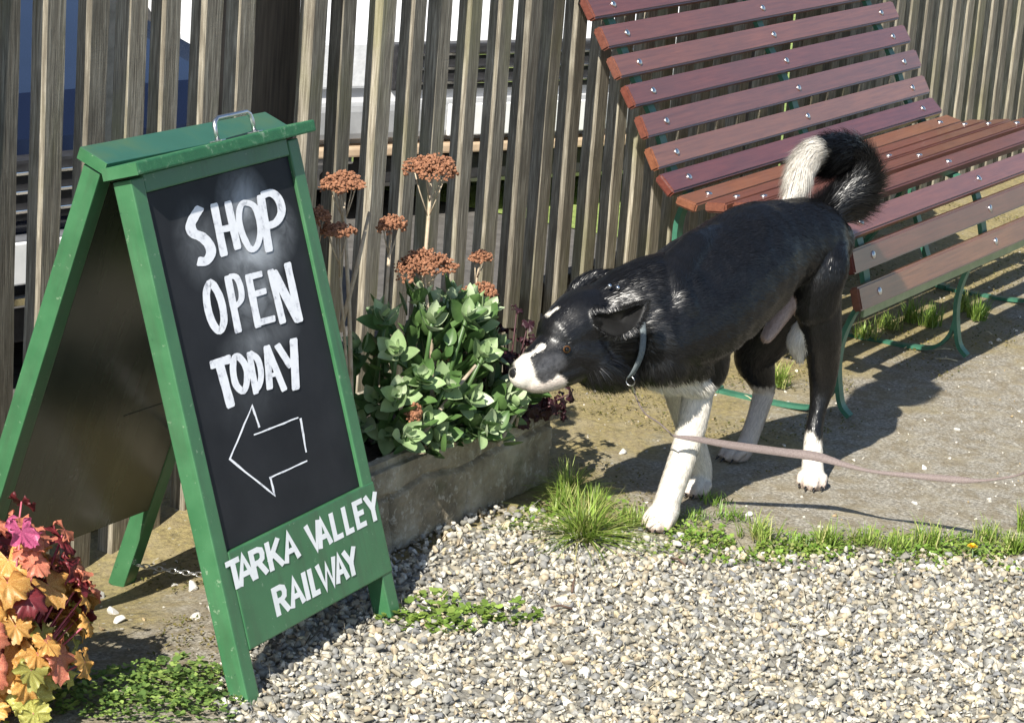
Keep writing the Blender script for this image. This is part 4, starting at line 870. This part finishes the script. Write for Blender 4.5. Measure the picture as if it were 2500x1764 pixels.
# stones lying on the path
rm = []
for k in range(4):
    v, f = rock_variants(1, 11, .6)[0]; me = bpy.data.meshes.new('pebble'); me.from_pydata(v.tolist(), [], f.tolist()); me.materials.append(M['white_stone']); rm.append(me)
PB_LB = ['white pebble on the moss, left of the sign\'s rear leg', 'white stone beside the foot of the sign\'s rear leg', 'pale stone touching the foot of the sign\'s rear leg', 'white pebble on moss between the sign\'s two right legs',
         'pale pebble low between the sign\'s legs, nearer the left front leg', 'second pale pebble low between the sign\'s legs', 'small pebble on the moss high between the sign\'s legs']
for i, (x, y) in enumerate(PEBBLES):
    o = bpy.data.objects.new('pebble', rm[i % 4]); S.collection.objects.link(o); s = (.016, .017, .015, .019, .013, .014, .009)[i] if i < 7 else random.uniform(.006, .012)
    o.location = (x, y, gz(x, y)+s*.25); o.rotation_euler = (random.uniform(-.4, .4), random.uniform(-.4, .4), random.uniform(0, 6)); o.scale = (s, s, s)
    if i < 7: tag(o, PB_LB[i], 'stone', 'pale stones under the sign')
    else: tag(o, 'small pale pebble lying loose on the tarmac path', 'stone', 'loose pale pebbles on the path')
for i, (p, m_, ln, lb) in enumerate(((MISC[2], 'twig', .05, 'thin dark twig standing up out of the gravel right of the sign'), (MISC[1], 'twig', .04, 'short bent twig lying on the gravel right of the sign'), (MISC[3], 'twig', .05, 'reddish twig on the gravel below the grass strip'))):
    bm = bmesh.new(); a = i*1.9+.4; d = Vector((math.cos(a), math.sin(a), .25 if i == 0 else .05)); tube(bm, [-d*ln*.5, Vector((.003, .002, .004)), d*ln*.5], [.0022, .002, .001], 6)
    o = obm('twig', bm, None, M['twig'], True); o.location = (p[0], p[1], .018); tag(o, lb, 'twig')
for i in range(14):
    x, y = random.uniform(3.9, 6.3), random.uniform(2.1, 2.7); bm = bmesh.new(); a = random.uniform(0, 3.1); d = Vector((math.cos(a), math.sin(a), 0))*random.uniform(.012, .03)
    tube(bm, [-d, Vector((0, 0, .003)), d], .0012, 5); o = obm('straw', bm, None, M['straw'], True); o.location = (x, y, .004); tag(o, 'short dry straw lying on the mossy path near the bench', 'straw', 'dry straws on the path')

# ------------------------------------------------------------------ cars beyond the fence
def car(loc, rz, paint, label, dark):
    root = tag(empty('parked_car', loc, rz), label, 'car')
    hw = .86
    prof = [(0.10, .16), (.0, .24), (-.02, .50), (.02, .62), (.10, .70), (.95, .86), (1.10, .90), (1.75, 1.36), (2.1, 1.43), (3.2, 1.42), (3.75, 1.15), (4.0, .95), (4.08, .5), (4.02, .2)]
    bm = bmesh.new(); rings = []
    for s, w in ((-1, .80), (-.97, .94), (-.8, 1), (.8, 1), (.97, .94), (1, .80)):
        rings.append([bm.verts.new((s*hw*(.86 if z > 1.0 else 1), .02+(y-2)*w+2-.02, .55+(z-.55)*(w if w < 1 else 1))) for y, z in prof])
    for A_, B_ in zip(rings[:-1], rings[1:]):
        for k in range(len(prof)): bm.faces.new((A_[k], A_[(k+1) % len(prof)], B_[(k+1) % len(prof)], B_[k]))
    bm.faces.new(rings[0]); bm.faces.new(rings[-1][::-1])
    body = obm('body', bm, root, paint, True)
    body.data.polygons.foreach_set('use_smooth', [False]*len(body.data.polygons))
    def part(name, m, x0, x1, y0, y1, z0, z1, bev=.008, par=root, M_=None):
        b = bmesh.new(); box(b, x0, x1, y0, y1, z0, z1, M_); return obm(name, b, par, m, bevel=bev)
    R_ = Matrix.Translation((0, 1.42, 1.135)) @ Matrix.Rotation(math.radians(35.3), 4, 'X')
    part('windscreen', M['glass'], -.68, .68, -.38, .38, .004, .02, .004, root, R_)
    for sx in (-1, 1):
        part('side_window', M['glass'], sx*.735-.012, sx*.735+.012+.0, 1.75, 3.2, 1.0, 1.33)
        part('headlight', M['lamp'], sx*.62-.17, sx*.62+.17, -.035, .03, .47, .60)
        part('fog_light', M['chrome'], sx*.6-.07, sx*.6+.07, -.04, .02, .26, .31)
        mr = part('mirror', paint, sx*.98-.09, sx*.98+.09, 1.15, 1.28, .92, 1.06, .03)
        for yy in (.75, 3.25):
            b = bmesh.new(); bmesh.ops.create_cone(b, cap_ends=True, segments=28, radius1=.31, radius2=.31, depth=.2, matrix=Matrix.Translation((sx*.78, yy, .31)) @ Matrix.Rotation(math.pi/2, 4, 'Y')); wh = obm('wheel', b, root, M['tyre'], bevel=.015)
            b = bmesh.new(); bmesh.ops.create_cone(b, cap_ends=True, segments=20, radius1=.2, radius2=.18, depth=.21, matrix=Matrix.Translation((sx*.785, yy, .31)) @ Matrix.Rotation(math.pi/2, 4, 'Y')); obm('rim', b, wh, M['chrome'], bevel=.006)
    part('grille', M['plastic'], -.42, .42, -.034, .03, .46, .59)
    for k in range(3): part('grille_bar', M['chrome'], -.41, .41, -.042, .0, .478+k*.04, .487+k*.04, .002)
    part('bumper', M['greytrim'] if dark else M['silver'], -.84, .84, -.055, .06, .33, .43, .02)
    part('bumper_trim', M['chrome'] if dark else M['tan'], -.80, .80, -.065, .0, .285, .312, .006)
    part('lower_grille', M['plastic'], -.6, .6, -.03, .03, .20, .275, .006)
    part('number_plate', M['white_paint'], -.25, .25, -.068, -.056, .335, .425, .004)
    return root
car((3.98, 3.56, -.10), math.radians(-14), M['car_dark'], 'dark blue parked car seen through the fence behind the sign', True)
car((6.42, 3.74, -.10), math.radians(-27), M['car_white'], 'white parked car seen through the fence gaps behind the planter', False)
car((8.6, 6.2, -.14), math.radians(8), M['car_dark'], 'dark parked car far behind the bench, seen through fence gaps', True)

# ------------------------------------------------------------------ dog
def dog_tube(bm, pts, n=5, seg=20):
    F_ = np.array(DOG_VIEW); P = spline(pts, n); rings = []
    m = len(P)
    for i in range(m):
        p = P[i]; t = P[min(i+1, m-1)][:3]-P[max(i-1, 0)][:3]; t /= np.linalg.norm(t)
        w = F_-t*(F_@t)
        if np.linalg.norm(w) < .25: w = np.array([0, 0, 1.])-t*t[2]
        w /= np.linalg.norm(w); u = np.cross(t, w); rings.append((p, t, u, w))
    allr = []
    def ring(p, u, w, ra, rb): return [bm.verts.new(p[:3]+u*ra*math.cos(k*2*math.pi/seg)+w*rb*math.sin(k*2*math.pi/seg)) for k in range(seg)]
    p, t, u, w = rings[0]; r = (p[3]+p[4])/2
    for a in (80, 50, 25): allr.append(ring(p[:3]-t*r*math.sin(math.radians(a)), u, w, p[3]*math.cos(math.radians(a)), p[4]*math.cos(math.radians(a))))
    for p, t, u, w in rings: allr.append(ring(p, u, w, p[3], p[4]))
    p, t, u, w = rings[-1]; r = (p[3]+p[4])/2
    for a in (25, 50, 80): allr.append(ring(p[:3]+t*r*math.sin(math.radians(a)), u, w, p[3]*math.cos(math.radians(a)), p[4]*math.cos(math.radians(a))))
    for A_, B_ in zip(allr[:-1], allr[1:]):
        for k in range(seg): bm.faces.new((A_[k], A_[(k+1) % seg], B_[(k+1) % seg], B_[k]))
    bm.faces.new(allr[0][::-1]); bm.faces.new(allr[-1])
    return P
bm = bmesh.new(); skel = []; skel_id = []; skel_dir = []; skel_t = []
names = list(DOG)
for ci, (nm, pts) in enumerate(DOG.items()):
    P = dog_tube(bm, pts)
    for i, p in enumerate(P):
        t = P[min(i+1, len(P)-1)][:3]-P[max(i-1, 0)][:3]; t = t/np.linalg.norm(t)
        skel.append(p); skel_id.append(ci); skel_dir.append(t); skel_t.append(i/(len(P)-1))
# toes
for nm in ('left_fore_paw', 'right_fore_paw', 'left_hind_paw', 'right_hind_paw'):
    a, b = np.array(DOG[nm][-2]), np.array(DOG[nm][-1]); f = b[:2]-a[:2]; f = f/np.linalg.norm(f); s = np.array([-f[1], f[0]])
    for k, (sd, fw) in enumerate(((-.0225, .005), (-.0082, .019), (.0082, .019), (.0225, .005))):
        c = np.array([b[0]+s[0]*sd+f[0]*fw, b[1]+s[1]*sd+f[1]*fw, .013])
        q = c[:3]-np.array([f[0], f[1], -.6])*.018
        dog_tube(bm, [(*q, .0078, .0078), (*((q+c)/2+np.array([0, 0, .004])), .0090, .0095), (*c, .0085, .0085)], 3, 10)
me = bpy.data.meshes.new('tmp'); bmesh.ops.recalc_face_normals(bm, faces=bm.faces); bm.to_mesh(me); bm.free()
tmp = bpy.data.objects.new('tmp', me); S.collection.objects.link(tmp)
rmod = tmp.modifiers.new('r', 'REMESH'); rmod.mode = 'VOXEL'; rmod.voxel_size = .0036
sm = tmp.modifiers.new('s', 'SMOOTH'); sm.factor = .5; sm.iterations = 5
dg = bpy.context.evaluated_depsgraph_get(); dme = bpy.data.meshes.new_from_object(tmp.evaluated_get(dg)); bpy.data.objects.remove(tmp)
nv = len(dme.vertices); DV = np.zeros(nv*3, np.float32); dme.vertices.foreach_get('co', DV); DV = DV.reshape(-1, 3).astype(float)
DV[:, 2] = np.maximum(DV[:, 2], .0035)
sk = np.array(skel); skid = np.array(skel_id); skd = np.array(skel_dir); skt = np.array(skel_t)
def nearest(Pn):
    out = np.zeros(len(Pn), int)
    for i in range(0, len(Pn), 4000):
        d = np.linalg.norm(Pn[i:i+4000, None, :]-sk[None, :, :3], axis=2)-(sk[:, 3]+sk[:, 4])[None]*.5
        out[i:i+4000] = d.argmin(1)
    return out
# muscle and lie of the coat: low relief along the normals
DN = np.zeros(nv*3, np.float32); dme.vertices.foreach_get('normal', DN); DN = DN.reshape(-1, 3); nr_ = None
def relief(Pn, nm):
    amp = np.where(np.isin(nm, ['trunk', 'neck', 'shoulder', 'thigh', 'chest', 'ruff']), 1.0, .35)
    a = np.array([mnoise.noise(Vector((p[0]*11, p[1]*11, p[2]*7))) for p in Pn]); b = np.array([mnoise.noise(Vector((p[0]*34, p[1]*34, p[2]*20+5))) for p in Pn])
    return (a*.0055+b*.0022)*amp
DV = DV + DN*relief(DV, np.array([names[k] for k in skid[nearest(DV)]]))[:, None]
DV[:, 2] = np.maximum(DV[:, 2], .0035)
dme.vertices.foreach_set('co', DV.astype(np.float32).ravel())
dme.polygons.foreach_set('use_smooth', [True]*len(dme.polygons)); dme.update()
FV = np.array(DOG_VIEW)
def capd(Pn, a, b):
    a = np.array(a); b = np.array(b); Q = Pn-a; Q = Q-(Q@FV)[:, None]*FV; ab = b-a; ab = ab-(ab@FV)*FV
    t = np.clip((Q@ab)/(ab@ab), 0, 1); return np.linalg.norm(Q-t[:, None]*ab, axis=1)
BLACK = np.array([.0052, .0052, .0058]); WHITE = np.array([.66, .62, .55]); PINK = np.array([.46, .33, .27]); GREY = np.array([.055, .055, .058])
def dog_color(Pn, near):
    n1 = np.array([mnoise.noise(Vector(p*45)) for p in Pn]); n2 = np.array([mnoise.noise(Vector(p*160)) for p in Pn]); w = n1*.012+n2*.005
    nm = np.array([names[k] for k in skid[near]]); z = Pn[:, 2]; t = skt[near]
    k = np.zeros(len(Pn)); pink = np.zeros(len(Pn))
    def sstep(x, a, b): u = np.clip((x-a)/(b-a), 0, 1); return u*u*(3-2*u)
    def on(*l): return np.isin(nm, l)
    k = np.where(on('left_fore', 'left_fore_paw'), 1-sstep(z+w, .262, .275), k)
    k = np.where(on('right_fore', 'right_fore_paw'), 1-sstep(z+w, .24, .26), k)
    k = np.where(on('left_hind', 'left_hind_paw', 'left_hind_hock'), 1-sstep(z+w*1.5, .088, .105), k)
    k = np.where(on('right_hind', 'right_hind_paw'), 1-sstep(z+w*1.5, .135, .155), k)
    k = np.where(on('bib'), 1-sstep(z+w, .292, .315), k)
    k = np.where(on('chest'), 1-sstep(z+w, .285, .30), k)
    k = np.where(on('tail_tip'), sstep(t+w*6, .06, .16), k)
    k = np.where(on('inner_thigh'), .9, k)
    head = on('muzzle', 'jaw', 'skull', 'brow', 'cheek', 'ruff')
    for a, b, r in DOG_WHITE:
        d = capd(Pn, a, b)+w*.35; hw = 1-sstep(d, r*.75, r*1.15)
        if a[0] < 4.3: k = np.where(head, np.maximum(k, hw), k)
    grey = np.zeros(len(Pn))
    for a, b, r in DOG_DARK:
        g_ = 1-sstep(capd(Pn, a, b)+w*.5, r*.6, r*1.2); k = np.where(head, k*(1-g_*.95), k); grey = np.where(head, np.maximum(grey, g_*.9), grey)
    pink = np.where(on('groin'), .9, 0)
    c = BLACK[None]*(1-k[:, None])+WHITE[None]*k[:, None]
    c = c*(1-grey[:, None])+(GREY[None]*(1+n2[:, None]*.8))*grey[:, None]
    c = c*(1-pink[:, None])+PINK[None]*pink[:, None]
    # pinkish skin showing through on the toes and lip
    toe = np.where(on('left_fore_paw', 'left_hind_paw', 'right_fore_paw', 'right_hind_paw'), sstep(.035-z, 0, .02)*.55, 0)+np.where(on('jaw'), .35, 0)*k
    c = c*(1-toe[:, None])+(np.array([.50, .36, .30])[None])*toe[:, None]
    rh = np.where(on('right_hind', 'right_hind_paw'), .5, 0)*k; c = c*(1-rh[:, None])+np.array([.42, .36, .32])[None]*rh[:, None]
    return c, k
NE = nearest(DV); DC, DK = dog_color(DV, NE)
ca = dme.color_attributes.new('Col', 'FLOAT_COLOR', 'POINT'); q4 = np.ones((nv, 4), np.float32); q4[:, :3] = DC; ca.data.foreach_set('color', q4.ravel())
dog = link('dog', dme, None, M['fur'])
tag(dog, 'black and white collie-type dog stretching its head down to sniff the planter, tail curled up', 'dog')
# coat: hair strands lying along the body
dme.calc_loop_triangles(); nt_ = len(dme.loop_triangles); TI = np.zeros(nt_*3, np.int32); dme.loop_triangles.foreach_get('vertices', TI); TI = TI.reshape(-1, 3)
Av, Bv, Cv = DV[TI[:, 0]], DV[TI[:, 1]], DV[TI[:, 2]]; cr = np.cross(Bv-Av, Cv-Av); ar = np.linalg.norm(cr, axis=1)/2; TN = cr/np.maximum(ar[:, None]*2, 1e-12)
tname = np.array([names[k] for k in skid[NE[TI[:, 0]]]])
LEN = dict(trunk=.013, neck=.020, ruff=.028, skull=.008, muzzle=.0045, jaw=.0045, cheek=.010, brow=.006, near_ear=.009, far_ear=.012, chest=.020, bib=.020, left_fore=.010, left_fore_paw=.005, right_fore=.010, right_fore_paw=.005,
           left_hind=.011, left_hind_hock=.012, left_hind_paw=.005, right_hind=.011, right_hind_paw=.005, groin=.006, inner_thigh=.012, tail=.036, tail_tip=.034, shoulder=.010, thigh=.010)
LIFT = dict(trunk=.13, shoulder=.12, thigh=.13, left_hind=.08, right_hind=.08, skull=.05, muzzle=.05, cheek=.06, brow=.05, tail=.85, tail_tip=.55, bib=.3, ruff=.3, neck=.14, near_ear=.15, far_ear=.3)
def coat(name, sel, n, wid):
    idx = np.where(sel)[0]; pr = ar[idx]*np.array([{'muzzle': 2.2, 'jaw': 2, 'skull': 1.6, 'tail': 3.2, 'tail_tip': 3.2}.get(a, 1) for a in tname[idx]]); pr = pr/pr.sum()
    ti = idx[rng.choice(len(idx), n, p=pr)]; u = rng.random(n); v = rng.random(n); m_ = u+v > 1; u[m_] = 1-u[m_]; v[m_] = 1-v[m_]
    P0 = Av[ti]+(Bv-Av)[ti]*u[:, None]+(Cv-Av)[ti]*v[:, None]; N = TN[ti]; ne = NE[TI[ti, 0]]; nmv = tname[ti]
    col = DC[TI[ti, 0]]*rng.uniform(.75, 1.3, n)[:, None]
    D = skd[ne].copy()
    # lay of the hair: from the nose back along the trunk and down the limbs
    rev = np.isin(nmv, ['trunk', 'muzzle', 'jaw', 'skull', 'neck', 'ruff', 'brow', 'cheek']); D[rev] *= -1
    D[np.isin(nmv, ['trunk', 'shoulder'])] += np.array([0, 0, -.55])
    D[np.isin(nmv, ['bib', 'chest', 'ruff'])] += np.array([.2, 0, -.9])
    D += rng.normal(0, .10, (n, 3))
    # clumping swirl
    sw = np.array([mnoise.noise_vector(Vector(p*14)) for p in P0]); sw2 = np.array([mnoise.noise_vector(Vector(p*48)) for p in P0]); D += sw*.35+sw2*.35
    T = D-(D*N).sum(1)[:, None]*N; T /= np.maximum(np.linalg.norm(T, axis=1)[:, None], 1e-6)
    L = np.array([LEN[a] for a in nmv])*rng.uniform(.6, 1.2, n); lf = np.array([LIFT.get(a, .16) for a in nmv])*rng.uniform(.5, 1.5, n)
    W_ = np.cross(T, N); W_ += N*rng.normal(0, .13, n)[:, None]; W_ /= np.linalg.norm(W_, axis=1)[:, None]
    wd = wid*rng.uniform(.7, 1.3, n)*np.where(np.isin(nmv, ['muzzle', 'jaw', 'skull']), .7, 1)
    grav = np.array([0, 0, -1.])*np.where(np.isin(nmv, ['tail', 'tail_tip']), .25, .12)[:, None]
    p1 = P0+(T+N*lf[:, None])*L[:, None]*.5; p2 = P0+(T+N*lf[:, None]*.75+grav)*L[:, None]
    Vv = np.stack([P0-W_*wd[:, None]/2, P0+W_*wd[:, None]/2, p1+W_*wd[:, None]*.42, p1-W_*wd[:, None]*.42, p2], 1).reshape(-1, 3)
    Vv[:, 2] = np.maximum(Vv[:, 2], .002)
    b = np.arange(n)*5; lo = np.stack([b, b+1, b+2, b+3, b+3, b+2, b+4], 1).ravel(); sz = np.tile([4, 3], n)
    me = fast_mesh(name, Vv, lo, sz, np.repeat(col, 5, 0), True); return link(name, me, dog, M['strand'])
istail = np.isin(tname, ['tail', 'tail_tip'])
c = coat('coat', ~istail, 120000, .0011); c['kind'] = 'stuff'
c = coat('tail_plume', istail, 26000, .0009); c['kind'] = 'stuff'
def ball(name, c, r, m, par, sc=(1, 1, 1), rot=None):
    b = bmesh.new(); bmesh.ops.create_uvsphere(b, u_segments=18, v_segments=12, radius=r); bmesh.ops.scale(b, vec=sc, verts=b.verts)
    o = obm(name, b, par, m, True); o.location = c
    if rot: o.rotation_euler = rot
    return o
e = ball('eye', DOG_EYE, .0072, M['iris'], dog)
ball('pupil', tuple((-FV)*.0034), .0052, M['pupil'], e)
ball('eye', DOG_EYE_FAR, .0085, M['iris'], dog)
for nm in ('left_fore_paw', 'right_fore_paw', 'left_hind_paw', 'right_hind_paw'):
    a, b = np.array(DOG[nm][-2]), np.array(DOG[nm][-1]); f = b[:2]-a[:2]; f = f/np.linalg.norm(f); s = np.array([-f[1], f[0]])
    for sd, fw in ((-.0225, .005), (-.0082, .019), (.0082, .019), (.0225, .005)):
        c = Vector((b[0]+s[0]*sd+f[0]*(fw+.0075), b[1]+s[1]*sd+f[1]*(fw+.0075), .0105)); d = Vector((f[0], f[1], -.75)).normalized()
        bm = bmesh.new(); tube(bm, [c, c+d*.006, c+d*.011], [.0024, .0019, .0006], 6); obm('claw', bm, dog, M['nose'], True)
n = ball('nose', DOG_NOSE, .0165, M['nose'], dog, (.85, .95, 1.0))
def strip_mesh(name, pts, w, th, par, m, axis=None, closed=False):
    """strap: flat band of width w (list) along pts"""
    P = [Vector(p) for p in pts]; N = len(P); b = bmesh.new(); rings = []
    for i, p in enumerate(P):
        t = (P[(i+1) % N if closed else min(i+1, N-1)]-P[i-1 if (i or closed) else 0]).normalized(); ax = axis(i, p, t); ax = (ax-t*ax.dot(t)).normalized(); nn = t.cross(ax)
        hw = w[i]; rings.append([b.verts.new(p+ax*sx*hw+nn*sz*th/2) for sx, sz in ((-1, -1), (1, -1), (1, 1), (-1, 1))])
    for i in range(N if closed else N-1):
        A_, B_ = rings[i], rings[(i+1) % N]
        for k in range(4): b.faces.new((A_[k], A_[(k+1) % 4], B_[(k+1) % 4], B_[k]))
    if not closed: b.faces.new(rings[0]); b.faces.new(rings[-1][::-1])
    return obm(name, b, par, m, True)
cp = [tuple(p) for p in spline(DOG_COLLAR, 6, True)]; cen = Vector(np.mean(np.array(cp), 0))
nax = Vector((-.75, .5, -.35)).normalized()
collar = strip_mesh('collar', cp, [.0058]*len(cp), .0025, dog, M['strap'], lambda i, p, t: nax, True)
for s_ in DOG_STUDS: ball('collar_stud', s_, .0042, M['chrome'], collar)
rc = Vector(cp[0])+Vector((-.004, -.004, -.006)); bm = bmesh.new()
tube(bm, [rc+Vector((0, math.cos(k*math.pi/7)*.009, math.sin(k*math.pi/7)*.009)) for k in range(15)], .0014, 6); obm('collar_ring', bm, collar, M['steel'], True)
# near ear: a cupped triangle folded back over the neck
def ear_mesh(outline, centre, m):
    C = Vector(centre); O = [Vector(p) for p in spline(outline, 4, True)]; F3_ = Vector(DOG_VIEW); b = bmesh.new(); N_ = len(O); rows = []
    for off, dep in ((0, 0), (.0045, .0)):
        rr = []
        for t, dp in ((1, 0), (.75, .007), (.45, .013), (.18, .015)):
            rr.append([b.verts.new(C+(o-C)*t+F3_*(dp+off)) for o in O])
        c = b.verts.new(C+F3_*(.015+off)); rows.append((rr, c))
    for rr, c in rows:
        for A_, B_ in zip(rr[:-1], rr[1:]):
            for k in range(N_): b.faces.new((A_[k], A_[(k+1) % N_], B_[(k+1) % N_], B_[k]))
        for k in range(N_): b.faces.new((rr[-1][k], rr[-1][(k+1) % N_], c))
    A_, B_ = rows[0][0][0], rows[1][0][0]
    for k in range(N_): b.faces.new((A_[k], A_[(k+1) % N_], B_[(k+1) % N_], B_[k]))
    return obm('ear', b, dog, m, True)
ear_mesh(DOG_EAR, DOG_EAR_C, M['ear'])
# a fringe of hair round the ear's rim
V, Lp, Sz, C = [], [], [], []
EO = spline(DOG_EAR, 40, True); EC = np.array(DOG_EAR_C)
for i, p in enumerate(EO):
    for q in range(7):
        d = (p-EC)/np.linalg.norm(p-EC)+rng.normal(0, .35, 3)+np.array([.3, 0, .1]); d /= np.linalg.norm(d); w = np.cross(d, FV); w = w/np.linalg.norm(w)*.0005; l = rng.uniform(.006, .014); o = p+(EC-p)*rng.uniform(0, .12)+FV*rng.uniform(-.001, .004); b = len(V)
        V += [o-w, o+w, o+d*l]; Lp += [b, b+1, b+2]; Sz.append(3); C += [np.array([.010, .010, .011])]*3
o = link('ear_fringe', fast_mesh('ear_fringe', V, Lp, Sz, C), dog, M['strand']); o['kind'] = 'stuff'
# the lead
LP = spline(LEAD, 6); lw = [max(.0013, p[3]*.52) for p in LP]
F3 = Vector(DOG_VIEW)
lead = strip_mesh('dog_lead', [p[:3] for p in LP], lw, .0018, None, M['lead'], lambda i, p, t: (t.cross(F3)+F3*.35))
tag(lead, 'mauve-grey webbing dog lead stretched from the collar across to the right edge', 'lead')
bm = bmesh.new(); q0, q1 = Vector(LEAD[0][:3]), Vector(LEAD[1][:3]); tube(bm, [q0, q0.lerp(q1, .35), q0.lerp(q1, .5), q0.lerp(q1, .85)], [.0028, .0042, .0026, .0034], 8); obm('clip', bm, lead, M['steel'], True)
